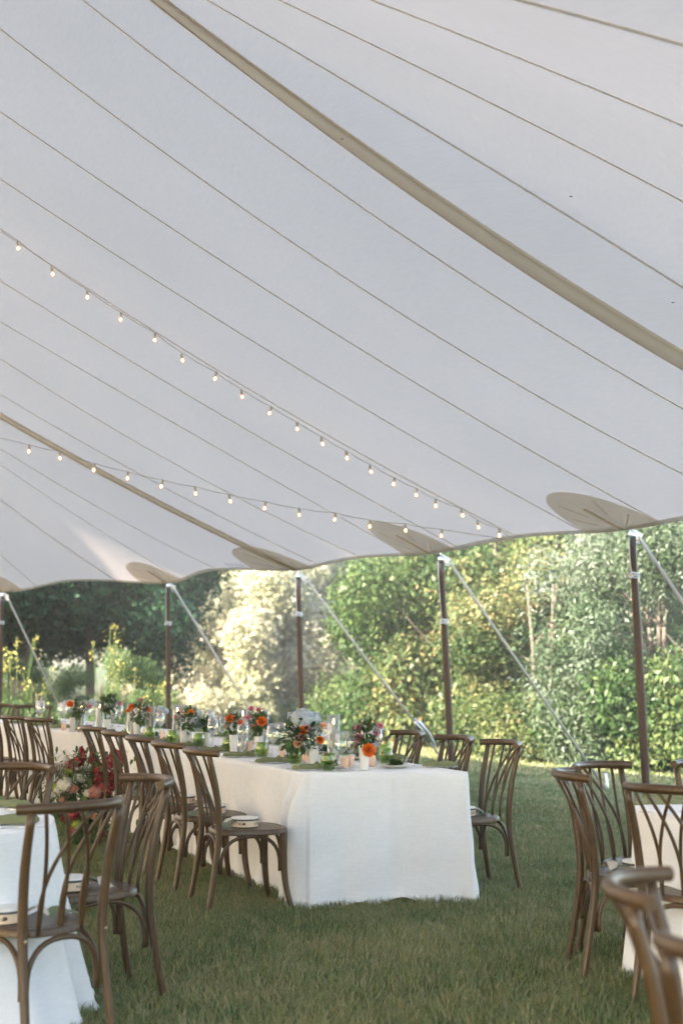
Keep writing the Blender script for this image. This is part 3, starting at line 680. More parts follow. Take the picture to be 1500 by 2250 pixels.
# ================================================================== CHAIRS
def build_chair():
    r = empty('crossback_chair', (0, 0, 0)); W = M['chair']
    for s in (-1, 1):
        b = MB(); b.tube(spl([(s*.195, -.285, -.02), (s*.183, -.248, .18), (s*.176, -.215, .43), (s*.186, -.232, .66), (s*.197, -.283, .875)], 18), [.0135 + .0045 * min(1, i / 7) - .0025 * max(0, (i - 12) / 5) for i in range(18)], 10)
        b.build('rear_leg', W, r)
        b = MB(); b.tube(spl([(s*.172, .168, .43), (s*.172, .172, .25), (s*.182, .185, .12), (s*.208, .215, -.02)], 14), [.023 - .0085 * (i / 13) for i in range(14)], 10); b.build('front_leg', W, r)
        b = MB(); b.lathe([(.0001, .005), (.005, .004), (.007, .002), (.007, 0)], 8, (0, 0, 0)); o = b.build('bolt', M['brass'], r); o.location = (s*.177, -.235, .425); o.rotation_euler = (R(90), 0, 0)
    b = MB(); n = 19; pts = []
    for i in range(n):
        u = -1 + 2 * i / (n - 1); pts.append((u * .236 * (1 - .04 * u * u), -.352 + .115 * abs(u) ** 2.3, .885 + .006 * (1 - u * u)))
    b.tube(pts, .0195, 12); b.build('crest_rail', W, r, sharp=50)
    def rail_y(x): return -.352 + .115 * abs(x / .236) ** 2.3
    for bx, tx in ((-.095, -.155), (0, -.09), (.095, -.03), (-.095, .03), (0, .09), (.095, .155)):
        b = MB(); pp = []
        for i in range(12):
            t = i / 11; x = bx + (tx - bx) * (t ** 2.1) - .012 * math.sin(math.pi * t) * (1 if tx > bx else -1); y = -.195 + (rail_y(tx) + .195) * (t ** 1.35) + .012 * math.sin(math.pi * t) + (.006 if tx > bx else -.006) * math.sin(math.pi * t)
            pp.append((x, y, .43 + t * .45))
        b.tube(pp, .0075, 7); b.build('spindle', W, r)
    # bentwood arches
    def arch(p0, p1, inw, name='bentwood_brace'):
        p0, p1 = Vector(p0), Vector(p1); u = (p1 - p0).normalized(); inn = Vector(inw) * .012; a = p0 + u * .025; c = p1 - u * .025; h = .17
        pts = []
        for i in range(17):
            th = math.pi * i / 16; cx = -math.cos(th); x = math.copysign(abs(cx) ** .8, cx); z = math.sin(th) ** .8
            pts.append(a.lerp(c, (x + 1) / 2) + inn + Vector((0, 0, h * z)))
        pts = [pts[0] - Vector((0, 0, .03))] + pts + [pts[-1] - Vector((0, 0, .03))]
        b = MB(); b.tube(pts, .0105, 8); b.build(name, W, r)
    zb = .245
    RL, RR, FL, FR = (-.18, -.225, zb), (.18, -.225, zb), (-.172, .175, zb), (.172, .175, zb)
    arch(RL, RR, (0, 1, 0)); arch(FL, FR, (0, -1, 0)); arch(RL, FL, (1, 0, 0)); arch(RR, FR, (-1, 0, 0))
    # seat
    def outline(ins, n=44):
        o = []
        for i in range(n):
            a = 2 * math.pi * i / n; c, s = math.cos(a), math.sin(a); e = .62
            x = math.copysign(abs(c) ** e, c); y = math.copysign(abs(s) ** e, s); wdt = .192 + .028 * y; dd = .205
            o.append((x * (wdt - ins), y * (dd - ins) + .005 + .012 * y * (1 - x * x)))
        return o
    lv = [(.02, .418), (.0, .424), (.0, .446), (.004, .452), (.024, .454), (.028, .4515), (.031, .4515), (.036, .453), (.08, .449), (.14, .446), (.19, .4455)]
    b = MB(); v = []; n = 44
    for ins, z in lv: v += [(x, y, z) for x, y in outline(ins, n)]
    m = len(lv); f = [(i*n+k, i*n+(k+1)%n, (i+1)*n+(k+1)%n, (i+1)*n+k) for i in range(m-1) for k in range(n)] + [tuple(range(n))[::-1], tuple((m-1)*n+k for k in range(n))]
    b.add(v, f); b.build('seat', W, r, sharp=45); return r
def chair_at(rx, ry, fx, fy, label, group):
    """rear post line centred on (rx, ry), facing (fx, fy)"""
    global _first
    l = math.hypot(fx, fy); fx, fy = fx / l, fy / l; rz = math.atan2(fy, fx) - math.pi / 2
    if _first: o, _first = chair0, False
    else: o = copy_tree(chair0)
    o.location = (rx + fx * .225, ry + fy * .225, 0); o.rotation_euler = (0, 0, rz); tag(o, label, 'chair', group); return o
_first = True; chair0 = build_chair()
SEATS = {}
GT, GL, GR = 'chairs along the long table', 'chairs round the left hand table', 'chairs round the right hand table'
def C(key, *a): SEATS[key] = (chair_at(*a), a)
AX = np.array([-.41, .912]); NR = np.array([.912, .41])
D0 = np.array([-.76, 8.27])
nth = ['nearest', 'second', 'third', 'fourth', 'fifth']
for i, L in enumerate((0, .74, 1.45, 2.2, 2.95)):
    p = D0 + np.array([-.37, .929]) * L; C('D%d' % i, p[0], p[1], .93, .37 + .04 * math.sin(i * 2), nth[i] + ' brown wooden chair on the left side of the long table', GT)
for i, (x, y) in enumerate(((-2.62, 12.62), (-2.94, 13.08), (-3.27, 13.52), (-3.6, 13.95))):
    C('E%d' % i, x, y, .8, .6, ['brown chair beyond the floor flowers, rightmost of the far left row', 'brown chair second from the right in the far left row', 'brown chair at the left edge in the far left row', 'farthest brown chair of the far left row, outside the left edge'][i], GT)
for i, L in enumerate((0, .60, 1.3, 1.95)):
    p = np.array([.965, 9.02]) + np.array([-.41, .912]) * L; C('F%d' % i, p[0], p[1], -.92, -.39, nth[i] + ' brown wooden chair on the right side of the long table', GT)
C('H0', -3.45, 16.0, -.25, -.97, 'far brown chair seen beyond the table at the tall candles', GT)
C('H1', -3.95, 16.4, -.2, -.97, 'far brown chair at the left edge beyond the table', GT)
C('A', -.995, 5.25, -.74, .67, 'foreground brown chair at the lower left with its back to the camera', GL)
C('B', -.885, 6.25, -.86, -.5, 'brown chair right of the left hand round table, seen from its side', GL)
C('Cc', -1.60, 6.95, -.3, -.95, 'brown chair behind the left hand round table, its back rising over the cloth', GL)
C('G1', 1.108, 6.60, 1, .02, 'brown chair leftmost at the right hand round table, turned sideways', GR)
C('G2', 1.30, 7.05, .7, -.71, 'brown chair behind the right hand round table, beneath the thick tent pole', GR)
C('G3', 1.375, 5.90, .62, .78, 'brown chair before the right hand round table with its back to the camera', GR)
C('G6', 1.90, 7.28, .15, -1, 'brown chair cut by the right edge behind the right hand table', GR)
C('G4', .75, 3.36, .95, -.31, 'blurred foreground brown chair at the lower right, its bowed top rail in full view', 'chairs round the nearest table')
C('G5', .79, 2.62, .6, .8, 'blurred foreground brown chair in the bottom right corner, cut by the frame', 'chairs round the nearest table')

# ------------------------------------------------------------------ tables under cloths
def drape(name, outline, normals, z, label, folds, flare=.05, amp=.03, seed=1, taut=None, drop=None, tag_=True, zf=None, push=None):
    """a cloth from a closed top outline down to the grass. folds: cycles per metre"""
    rg = random.Random(seed); n = len(outline); b = MB(); v = []; NL = 26
    s = [0.0]
    for i in range(n): s.append(s[-1] + math.dist(outline[i], outline[(i + 1) % n]))
    ph = [rg.uniform(0, 6.28) for _ in range(6)]
    for k in range(NL + 1):
        t = k / NL
        for i, (p, nn) in enumerate(zip(outline, normals)):
            zt = zf(p) if zf else z
            q = s[i]; a = taut(i) if taut else 1.0
            fo = math.sin(folds * 6.283 * q + ph[0] + 1.4 * math.sin(q * 2.1 + ph[1])) + .5 * math.sin(folds * 13.1 * q + ph[2] + .8 * t) + .35 * math.sin(folds * 3.1 * q + ph[3] - .6 * t)
            rnd_ = min(1, t * 9); off = -.008 * (1 - rnd_) ** 2 + flare * (t ** 1.2) * (.35 + .65 * a) + amp * a * fo * (t ** 1.35)
            bot = .018 + .016 * math.sin(q * 7 + ph[4]) + .014 * math.sin(q * 23 + ph[5]) - .01 * a
            zz = zt - .004 - (zt - bot) * t if k else zt
            pv = push(p, nn, t) if push else (0, 0)
            if t > .97: off += .015 + .012 * math.sin(q * 14)
            v.append((p[0] + nn[0] * off + pv[0], p[1] + nn[1] * off + pv[1], zz))
    f = [(k*n+i, (k+1)*n+i, (k+1)*n+(i+1)%n, k*n+(i+1)%n) for k in range(NL) for i in range(n)]
    b.add(v, f); top = b.build(name, M['linen']); return top
def pipe_outline(P, n_corner=14, rad=.05, step=.02):
    """rounded closed outline (ccw) and outward normals"""
    out = []; nm = []; m = len(P); P = [Vector((p[0], p[1])) for p in P]
    for i in range(m):
        a, c, d = P[i - 1], P[i], P[(i + 1) % m]; u = (a - c).normalized(); w_ = (d - c).normalized(); r0 = rad
        s0 = c + u * r0; e0 = c + w_ * r0
        if out:
            last = Vector(out[-1]); L = (s0 - last).length; k = max(1, int(L / step)); dr = (s0 - last).normalized()
            for j in range(1, k): out.append(tuple(last.lerp(s0, j / k))); nm.append((dr.y, -dr.x))
        for j in range(n_corner + 1):
            t = j / n_corner; q = (1-t)**2 * s0 + 2*t*(1-t) * c + t*t * e0; tg_ = (2*(1-t)*(c - s0) + 2*t*(e0 - c)).normalized()
            out.append(tuple(q)); nm.append((tg_.y, -tg_.x))
    last = Vector(out[-1]); s0 = Vector(out[0]); L = (s0 - last).length; k = max(1, int(L / step)); dr = (s0 - last).normalized()
    for j in range(1, k): out.append(tuple(last.lerp(s0, j / k))); nm.append((dr.y, -dr.x))
    return out, nm
def fold_table(name, label, cat, foot, z, legs):
    r = empty(name, (*foot, 0)); tag(r, label, cat); return r
TZ = .75
K1 = at_z(672, 1700, TZ)[:2]; K2 = K1 + AX * 5.05
E1 = at_z(1036, 1697, TZ - .006)[:2]; E2 = E1 + AX * 5.0
A2 = np.array([-.55, .835]); N2 = np.array([.835, .55])
K3 = K2 + A2 * 3.4; E3 = K3 + N2 * 1.08; E2b = E2
def zf1(p): 
    d = (np.array(p) - K1) @ NR; return TZ - .001 - .006 * max(0, min(1, d / 1.08)) * max(0, 1 - ((np.array(p) - K1) @ AX) / 1.5)
def cloth_obj(name, poly, z, label, cat, group, folds, flare, amp, seed, taut=None, zf=None, rad=.05, outl=None, push=None):
    o_, n_ = outl if outl else pipe_outline(poly, rad=rad); ob = drape(name, o_, n_, z, label, folds, flare, amp, seed, taut, zf=zf, push=push)
    # top sheet closes the cloth
    me = ob.data; import bmesh; bm = bmesh.new(); bm.from_mesh(me); bm.verts.ensure_lookup_table(); f = bm.faces.new([bm.verts[i] for i in range(len(o_))]); f.smooth = False
    bmesh.ops.recalc_face_normals(bm, faces=bm.faces); bm.to_mesh(me); bm.free(); tag(ob, label, cat, group); return ob
poly = [K1, E1, E2, K2]
def taut1(i_, O):
    return 1
o_, n_ = pipe_outline(poly)
cn = [np.array(p) for p in poly]
def taut_main(i):
    p = np.array(o_[i]); d = [np.linalg.norm(p - c) for c in cn]; c0 = math.exp(-(d[0] / .16) ** 2)
    dn = np.array(n_[i]) @ (-AX); end = max(0, dn)
    side = max(0, -(np.array(n_[i]) @ NR))
    k = .3 + 2.6 * math.exp(-(d[0] / .15) ** 2) * side + 1.0 * math.exp(-(d[3] / .2) ** 2)
    return k * (1 - .6 * end) + 0.5 * math.exp(-(d[1] / .12) ** 2) * (1 - end)
def push_main(p, nn, t):
    e = max(0, -(nn[0] * AX[0] + nn[1] * AX[1])) ; q = np.array(p) - K1; u = (q @ NR); a = q @ AX
    side = max(0, -(nn[0] * NR[0] + nn[1] * NR[1])); o = np.array([0., 0.])
    o += np.array([.12, -1.0]) * .10 * e ** 1.5 * t ** 1.3
    w0 = .036 * math.sin(u * 7.5 + .6) * t + .018 * math.sin(u * 19 + 1.5 * t) * t + .012 * math.exp(-((u - .52) / .012) ** 2) * (1 - .5 * t) + .008 * math.exp(-((u - .93) / .012) ** 2) + .006 * math.sin(t * 17 + u * 6) * t
    o += np.array([nn[0], nn[1]]) * w0 * (e > .8)
    g_ = math.exp(-((a - .12) / .17) ** 2) * side
    o += np.array([nn[0], nn[1]]) * g_ * (.032 + .062 * math.sin(a * 40 + .9 * t) * min(1, t * 3)) * min(1, t * 5)
    # shallow drag folds along the side
    o += np.array([nn[0], nn[1]]) * side * .012 * math.sin(a * 11 + 3 * t) * math.sin(t * 3.1)
    return o
GC = 'white linen tablecloths'
cloth_obj('tablecloth', poly, TZ, 'white linen cloth of the long table, its flat end facing the camera', 'tablecloth', GC, 2.1, .0, .032, 3, taut_main, zf=zf1, outl=(o_, n_), push=push_main)
K2c = K2 + AX * .015; E2c = E2 + AX * .015
poly2 = [K2c, E2c + A2 * .0, E3, K3]
cloth_obj('tablecloth', poly2, TZ, 'beige looking linen cloth of the far table continuing the long one to the left', 'tablecloth', GC, 2.2, .03, .022, 9, zf=lambda p: TZ - .003)
def table_frame(pts, label, corners, name='banquet_table'):
    c0 = np.mean(pts, 0); r = empty(name, (c0[0], c0[1], 0)); tag(r, label, 'table', 'tables hidden under cloths')
    b = MB(); P_ = [np.array(p) * .985 + c0 * .015 - c0 for p in pts]; n = len(P_)
    b.add([(p[0], p[1], .70) for p in P_] + [(p[0], p[1], .73) for p in P_], [tuple(range(n))[::-1], tuple(range(n, 2*n))] + [(i, (i+1)%n, n+(i+1)%n, n+i) for i in range(n)]); b.build('tabletop', M['tamb_wood'], r, smooth=False)
    for p in corners:
        b = MB(); q = np.array(p) - c0; b.tube([(q[0], q[1], -.01), (q[0], q[1], .71)], .018, 8); b.build('leg', M['steel'], r)
def inset(poly, f=.8): c = np.mean(poly, 0); return [c + (np.array(p) - c) * f for p in poly]
table_frame(inset(poly, .97), 'long banquet table hidden under its white cloth', inset(poly, .82)); table_frame(inset(poly2, .97), 'far banquet table hidden under its beige looking cloth', inset(poly2, .82))
RT = []
for (cx, cy, sd_, lb, lb2, dlt) in ((-1.975, 5.88, 4, 'white cloth of the round table at the lower left, flaring on the grass', 'round table hidden under the lower left cloth', 0), (2.13, 6.52, 8, 'linen cloth of the round table at the right edge', 'round table hidden under the right hand cloth', -.12), (1.86, 3.3, 6, 'linen cloth of the nearest table, just outside the lower right corner', 'round table hidden under the nearest cloth', 0)):
    n = 260; rr = .8
    ol = [(cx + rr * math.cos(2*math.pi*i/n), cy + rr * math.sin(2*math.pi*i/n)) for i in range(n)]; on = [(math.cos(2*math.pi*i/n), math.sin(2*math.pi*i/n)) for i in range(n)]
    cloth_obj('tablecloth', None, TZ, lb, 'tablecloth', GC, 1.75, .16 + dlt, .045 if dlt == 0 else .03, sd_, outl=(ol, on), zf=lambda p: TZ)
    ring = [np.array((cx + .78 * math.cos(a), cy + .78 * math.sin(a))) for a in np.linspace(0, 2*math.pi, 25)[:-1]]
    table_frame(ring, lb2, [np.array((cx + .5 * math.cos(a), cy + .5 * math.sin(a))) for a in (.8, 2.37, 3.94, 5.5)], 'round_table')

# ------------------------------------------------------------------ tambourines and ribbons on the seats
def build_tamb():
    r = empty('tambourine', (0, 0, 0)); b = MB(); Rr, H = .078, .05
    b.lathe([(Rr - .006, .0), (Rr, .0), (Rr, H), (Rr - .006, H), (Rr - .006, 0)], 40); b.build('frame', M['tamb_wood'], r, sharp=40)
    b = MB(); b.lathe([(Rr + .0015, H - .012), (Rr + .0018, H + .0005), (Rr - .004, H + .001), (.05, H + .0012), (.0001, H + .0016)], 40); b.build('drum_skin', M['skin'], r, sharp=40)
    b = MB(); b.lathe([(Rr + .001, H - .016), (Rr + .0026, H - .015), (Rr + .0026, H - .007), (Rr + .001, H - .006)], 40); b.build('trim_band', M['dark'], r)
    for k in range(5):
        a = 2 * math.pi * k / 5 + .3; q = []; w2 = .021
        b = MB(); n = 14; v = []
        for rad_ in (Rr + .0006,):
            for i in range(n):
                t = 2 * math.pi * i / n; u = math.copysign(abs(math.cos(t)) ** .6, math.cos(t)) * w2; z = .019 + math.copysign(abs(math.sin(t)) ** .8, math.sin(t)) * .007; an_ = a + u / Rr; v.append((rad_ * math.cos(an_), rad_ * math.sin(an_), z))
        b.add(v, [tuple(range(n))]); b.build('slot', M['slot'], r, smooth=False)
        b = MB()
        for dz in (-.0028, .0028): b.lathe([(.0001, dz), (.009, dz), (.0165, dz * .4)], 14)
        j = b.build('jingle', M['steel'], r); j.location = ((Rr - .003) * math.cos(a), (Rr - .003) * math.sin(a), .019)
    return r
tamb0 = build_tamb(); _tf = True
def ribbon(seat, lx, ly, seed, label, mtl):
    rg = random.Random(seed); o, _a = SEATS[seat]; rz = o.rotation_euler[2]; c, s = math.cos(rz), math.sin(rz)
    r = empty('folded_ribbon', (o.location[0] + c*lx - s*ly, o.location[1] + s*lx + c*ly, .4565), rz + rg.uniform(-.5, .5)); tag(r, label, 'ribbon', 'green ribbons on the chair seats')
    for k in range(3):
        b = MB(); a = rg.uniform(-.7, .7) + k * .9; L = rg.uniform(.11, .16); pts = spl([(0, 0, .002 + .002*k), (L*.35*math.cos(a), L*.35*math.sin(a), .022 + .008*k), (L*.8*math.cos(a), L*.8*math.sin(a), .012), (L*math.cos(a + .2), L*math.sin(a + .2), .002)], 9); v = []
        for i, p in enumerate(pts):
            wd = .026 * math.sin(math.pi * min(.96, (i + 1.0) / 10)) ** .6; px_ = (-math.sin(a) * wd, math.cos(a) * wd)
            v += [(p[0] - px_[0], p[1] - px_[1], p[2]), (p[0], p[1], p[2] + .007), (p[0] + px_[0], p[1] + px_[1], p[2] + .002)]
        b.add(v, [(3*i+j, 3*i+j+1, 3*i+4+j, 3*i+3+j) for i in range(8) for j in range(2)]); b.build('loop', mtl if k < 2 else M['petal_white'], r)
def tamb(seat, lx, ly, rot, label, rib=None, rlab=None):
    global _tf
    o, _a = SEATS[seat]; rz = o.rotation_euler[2]; c, s = math.cos(rz), math.sin(rz)
    t = tamb0 if _tf else copy_tree(tamb0); _tf = False
    t.location = (o.location[0] + c*lx - s*ly, o.location[1] + s*lx + c*ly, .4535); t.rotation_euler = (0, 0, rot); tag(t, label, 'tambourine', 'tambourines on the chair seats')
    if rib is not None: ribbon(seat, rib[0], rib[1], len(label), rlab, M['olive_leaf'])
tamb('D0', -.02, .0, .5, 'wooden tambourine on the seat of the chair nearest the table end, left side', (-.02, -.13), 'green and white ribbon behind the tambourine on the nearest left side chair')
tamb('D1', -.02, .03, 1.0, 'tambourine on the second chair of the left side', (.03, -.12), 'ribbon on the second chair of the left side')
tamb('D2', -.02, .03, 1.6, 'tambourine on the third chair of the left side', (.03, -.12), 'ribbon on the third chair of the left side')
tamb('D3', -.0, .03, 2.1, 'tambourine on the fourth chair of the left side', (.03, -.12), 'pale ribbon on the fourth chair of the left side')
tamb('D4', -.0, .03, 2.6, 'tambourine on the fifth chair of the left side, right of the floor flowers', (.03, -.12), 'pale ribbon on the fifth chair of the left side')
tamb('F0', .02, .0, .2, 'tambourine on the right side chair, half hidden behind the table cloth', (.0, -.13), 'dark green ribbon on the nearest right side chair')
tamb('A', -.09, .04, .9, 'large looking tambourine on the foreground chair at the lower left', (.06, -.05), 'olive ribbon on the foreground chair at the lower left')
tamb('B', .0, .07, 2.7, 'tambourine on the chair beside the left hand round table', (.03, -.08), 'dark green ribbon on the chair beside the left hand round table')
tamb('G1', .02, .02, 1.3, 'tambourine on the leftmost chair of the right hand table', (.05, -.11), 'dark green ribbon on the leftmost chair of the right hand table')
tamb('G3', .12, .03, 1.7, 'tambourine on the chair before the right hand table', (-.05, .02), 'green ribbon with a pale loop on the chair before the right hand table')
ribbon('G2', -.04, -.03, 77, 'olive ribbon on the chair behind the right hand round table', M['napkin'])

# ================================================================== FLOWERS
def petal(b, base, d, up, L, W, tint, cup=.25):
    base, d, up = Vector(base), Vector(d).normalized(), Vector(up); s = d.cross(up)
    if s.length < 1e-3: s = d.cross(Vector((1, 0, 0)))
    s.normalize(); u = s.cross(d).normalized()
    v = [base, base + d*L*.5 - s*W*.5 + u*L*cup, base + d*L*.55 + u*L*cup*.55, base + d*L*.5 + s*W*.5 + u*L*cup, base + d*L*.92 - s*W*.3 + u*L*cup*1.2, base + d*L + u*L*cup, base + d*L*.92 + s*W*.3 + u*L*cup*1.2]
    b.add(v, [(0, 1, 2), (0, 2, 3), (1, 4, 5, 2), (2, 5, 6, 3)], tint)
def head_dahlia(rows, n, seed, cupv=.35):
    rg = random.Random(seed); b = MB(); tot = n
    for i in range(tot):
        t = (i + .5) / tot; ph = i * 2.39996; el = math.pi / 2 * (1 - t ** .75 * 1.12); r = .45 + .55 * t
        d = Vector((math.cos(ph) * math.cos(el), math.sin(ph) * math.cos(el), math.sin(el))); base = d * .25; petal(b, base, d + Vector((0, 0, .0)), Vector((0, 0, 1)) if el < 1.2 else Vector((1, 0, 0)), .42 + .38 * t + rg.uniform(-.04, .04), .20 + .1 * t, min(1, max(0, .25 + .6 * t + rg.uniform(-.2, .2))), cupv)
    return b
def head_hydrangea(n, seed, flat=.85, fr=.16):
    rg = random.Random(seed); b = MB(); b.lathe([(.0001, -.6 * flat), (.6, -.45 * flat), (.82, 0), (.6, .6 * flat), (.0001, .84 * flat)], 14, tint=.35)
    for i in range(n):
        z = 1 - 1.6 * (i + .5) / n; ph = i * 2.39996; rr = math.sqrt(max(0, 1 - z*z)); nrm = Vector((rr * math.cos(ph), rr * math.sin(ph), z)); k = rg.uniform(.86, 1.04); c = Vector((nrm.x * k, nrm.y * k, nrm.z * flat * k)); a0 = rg.uniform(0, 1.5); tt = rg.uniform(0, 1)
        nn = (nrm + Vector((rg.uniform(-.4, .4), rg.uniform(-.4, .4), rg.uniform(-.4, .4)))).normalized(); u = nn.cross(Vector((0, .3, 1))).normalized(); w_ = nn.cross(u)
        for j in range(4):
            a = a0 + j * math.pi / 2; d = (u * math.cos(a) + w_ * math.sin(a)); s = nn.cross(d); f = fr * rg.uniform(.8, 1.2)
            b.add([c, c + d*f*.6 - s*f*.45 + nn*f*.12, c + d*f + nn*f*.05, c + d*f*.6 + s*f*.45 + nn*f*.12], [(0, 1, 2, 3)], min(1, max(0, tt + rg.uniform(-.15, .15))))
    return b
def head_rose(seed):
    rg = random.Random(seed); b = MB()
    for ring, (n, r, h, ln, op) in enumerate(((3, .1, .45, .5, .15), (5, .2, .35, .62, .3), (6, .34, .2, .7, .5), (8, .5, .02, .72, .8), (9, .62, -.12, .66, 1.15))):
        for j in range(n):
            a = 2*math.pi*(j + ring*.4)/n + rg.uniform(-.15, .15); o = Vector((math.cos(a), math.sin(a), 0)); d = (o * op + Vector((0, 0, 1))).normalized(); petal(b, o * r * .6 + Vector((0, 0, h - .3)), d, -o, ln, .75 * (.5 + .18 * ring), min(1, max(0, .3 + ring*.14 + rg.uniform(-.15, .15))), .12)
    return b
def head_plume(seed):
    rg = random.Random(seed); b = MB()
    for i in range(190):
        z = rg.random(); a = rg.uniform(0, 6.28); r = .62 * (1 - z) ** .7 * rg.uniform(.5, 1) + .05; c = Vector((r*math.cos(a), r*math.sin(a), -.6 + 1.9*z)); nn = Vector((rg.uniform(-1, 1), rg.uniform(-1, 1), rg.uniform(-.6, 1))).normalized(); u = nn.orthogonal().normalized(); w_ = nn.cross(u); t = rg.random()
        for j in range(4):
            an_ = j*math.pi/2 + t; d = u*math.cos(an_) + w_*math.sin(an_); s = nn.cross(d); f = .17; b.add([c, c + d*f*.6 - s*f*.4, c + d*f, c + d*f*.6 + s*f*.4], [(0, 1, 2, 3)], t)
    return b
def leaf_bunch(n, R0, L, seed, dirn=None, droop=.2, wd=.35):
    rg = random.Random(seed); b = MB()
    for i in range(n):
        d = Vector((rg.gauss(0, 1), rg.gauss(0, 1), rg.gauss(.15, .8))).normalized(); 
        if dirn: d = (d + Vector(dirn)).normalized()
        c = d * R0 * rg.uniform(.35, 1); d2 = (d + Vector((rg.uniform(-.6, .6), rg.uniform(-.6, .6), rg.uniform(-.6, .5) - droop))).normalized(); l = L * rg.uniform(.6, 1.25); petal(b, c, d2, Vector((0, 0, 1)), l, l * wd, rg.random(), .08)
    return b
PK = {}
def proto(name, mb_, mt):
    o = mb_.build(name, mt); me = o.data; bpy.data.objects.remove(o); PK[name + mt.name] = me; return me
FL = {
 'dahlia': [proto('dahlia', head_dahlia(8, 150, s), M['petal_orange']) for s in (1, 2)],
 'pink_zinnia': [proto('pink_zinnia', head_dahlia(5, 80, 5, .5), M['petal_pink'])],
 'peach_rose': [proto('peach_rose', head_rose(3), M['petal_peach'])],
 'pink_rose': [proto('pink_rose', head_rose(4), M['petal_dusty'])],
 'blue_hydrangea': [proto('blue_hydrangea', head_hydrangea(260, 6, .85, .19), M['petal_blue'])],
 'white_hydrangea': [proto('white_hydrangea', head_hydrangea(240, 7, .85, .19), M['petal_white'])],
 'lime_mum': [proto('lime_mum', head_hydrangea(90, 8, 1, .14), M['petal_green'])],
 'burgundy_hydrangea': [proto('burgundy_hydrangea', head_plume(9), M['petal_red']), proto('burgundy_hydrangea', head_hydrangea(140, 10, 1.1, .17), M['petal_red'])],
 'dusty_hydrangea': [proto('dusty_hydrangea', head_hydrangea(140, 12, 1.1, .17), M['petal_dusty'])],
 'small_white_bloom': [proto('small_white_bloom', head_hydrangea(16, 13, 1, .3), M['petal_white'])],
 'small_blue_bloom': [proto('small_blue_bloom', head_hydrangea(26, 14, 1, .3), M['petal_blue'])],
}
def flower(kind, parent, loc, r, face=(0, -.7, .7), var=0):
    me = FL[kind][var % len(FL[kind])]; o = bpy.data.objects.new(kind, me); col.objects.link(o); o.parent = parent; o.location = loc; o.scale = (r, r, r)
    q = Vector(face).normalized().to_track_quat('Z', 'Y'); o.rotation_mode = 'QUATERNION'; o.rotation_quaternion = q @ Matrix.Rotation(rnd.uniform(0, 6.28), 3, 'Z').to_quaternion(); return o
def sprays(parent, items, base, seed, name='filler_spray'):
    rg = random.Random(seed); b = MB()
    for p in items:
        m = (Vector(p) + Vector(base)) / 2 + Vector((rg.uniform(-.01, .01), 0, 0)); b.tube(spl([base, m, p], 6), .0016, 3, False)
        for _ in range(12):
            c = Vector(p) + Vector((rg.gauss(0, .014), rg.gauss(0, .014), rg.gauss(0, .014))); petal(b, c, (rg.gauss(0, 1), rg.gauss(0, 1), rg.gauss(0, 1)), (0, 0, 1), .013, .009, rg.random())
    return b.build(name, M['olive_leaf'], parent)

# ================================================================== TABLE SETTINGS
TS = TZ + .0025
def onT(px, py): return at_z(px, py, TS)
def PT(a, b_): 
    q = K1 + AX * a + NR * b_; return np.array([q[0], q[1], TS - .002])
def PT2(a, b_): q = K2 + A2 * a + N2 * b_; return np.array([q[0], q[1], TS - .002])
def tilt_z(p):
    """height of the slightly dipping cloth"""
    q = p.copy(); q[2] = zf1(p[:2]) + .004 if ((p[:2] - K2) @ AX) < 0 else TS; return q
nrz = math.atan2(NR[1], NR[0])
def proto_tumbler():
    r = empty('tumbler', (0, 0, 0)); b = MB()
    w_ = lambda t: 1 + .016 * abs(math.sin(t * 16)) ** .6
    b.lathe([(.0001, .004), (.026, .003), (.034, .008), (.041, .025), (.0445, .05), (.0445, .068), (.0415, .082)], 96, wob=w_); b.build('ribbed_bowl', M['green_glass'], r)
    b = MB(); b.lathe([(.0415, .082), (.0405, .088), (.0405, .104), (.0395, .1045), (.0395, .086), (.0415, .07), (.0415, .05), (.038, .026), (.03, .011), (.0001, .009)], 40); b.build('rim', M['green_glass'], r)
    b = MB(); b.lathe([(.0001, .078), (.0398, .078)], 30); b.build('drink', M['water'], r); return r
def proto_wine():
    r = empty('wine_glass', (0, 0, 0)); b = MB()
    b.lathe([(.0001, .004), (.01, .004), (.034, .0015), (.0345, .003), (.012, .006), (.0045, .012), (.0035, .03), (.0035, .09), (.005, .1)], 28); b.build('stem', M['glass'], r)
    b = MB(); b.lathe([(.005, .1), (.02, .112), (.038, .13), (.0425, .14), (.0415, .16), (.0345, .235), (.0338, .235), (.0405, .16), (.041, .141), (.037, .132), (.018, .115), (.0001, .106)], 32); b.build('bowl', M['glass'], r); return r
def proto_flute():
    r = empty('champagne_flute', (0, 0, 0)); b = MB()
    b.lathe([(.0001, .004), (.008, .004), (.029, .0015), (.0295, .003), (.01, .006), (.004, .012), (.0032, .03), (.0032, .085), (.005, .095)], 24); b.build('stem', M['glass'], r)
    b = MB(); b.lathe([(.005, .095), (.02, .112), (.0265, .125), (.027, .16), (.0235, .23), (.023, .23), (.0262, .16), (.0255, .127), (.018, .115), (.0001, .1)], 26); b.build('bowl', M['glass'], r); return r
def proto_plate():
    r = empty('salad_plate', (0, 0, 0)); b = MB(); b.lathe([(.0001, .004), (.05, .004), (.052, .001), (.06, .002), (.085, .010), (.1, .017), (.102, .018), (.101, .02), (.085, .0135), (.06, .0075), (.0001, .0075)], 44); b.build('plate', M['stoneware'], r)
    b = leaf_bunch(150, .045, .032, 5, dirn=(0, 0, .45), wd=.8); b.v = [(x, y, abs(z) * .75 + .01) for x, y, z in b.v]; b.build('salad', M['foliage'], r)
    return r
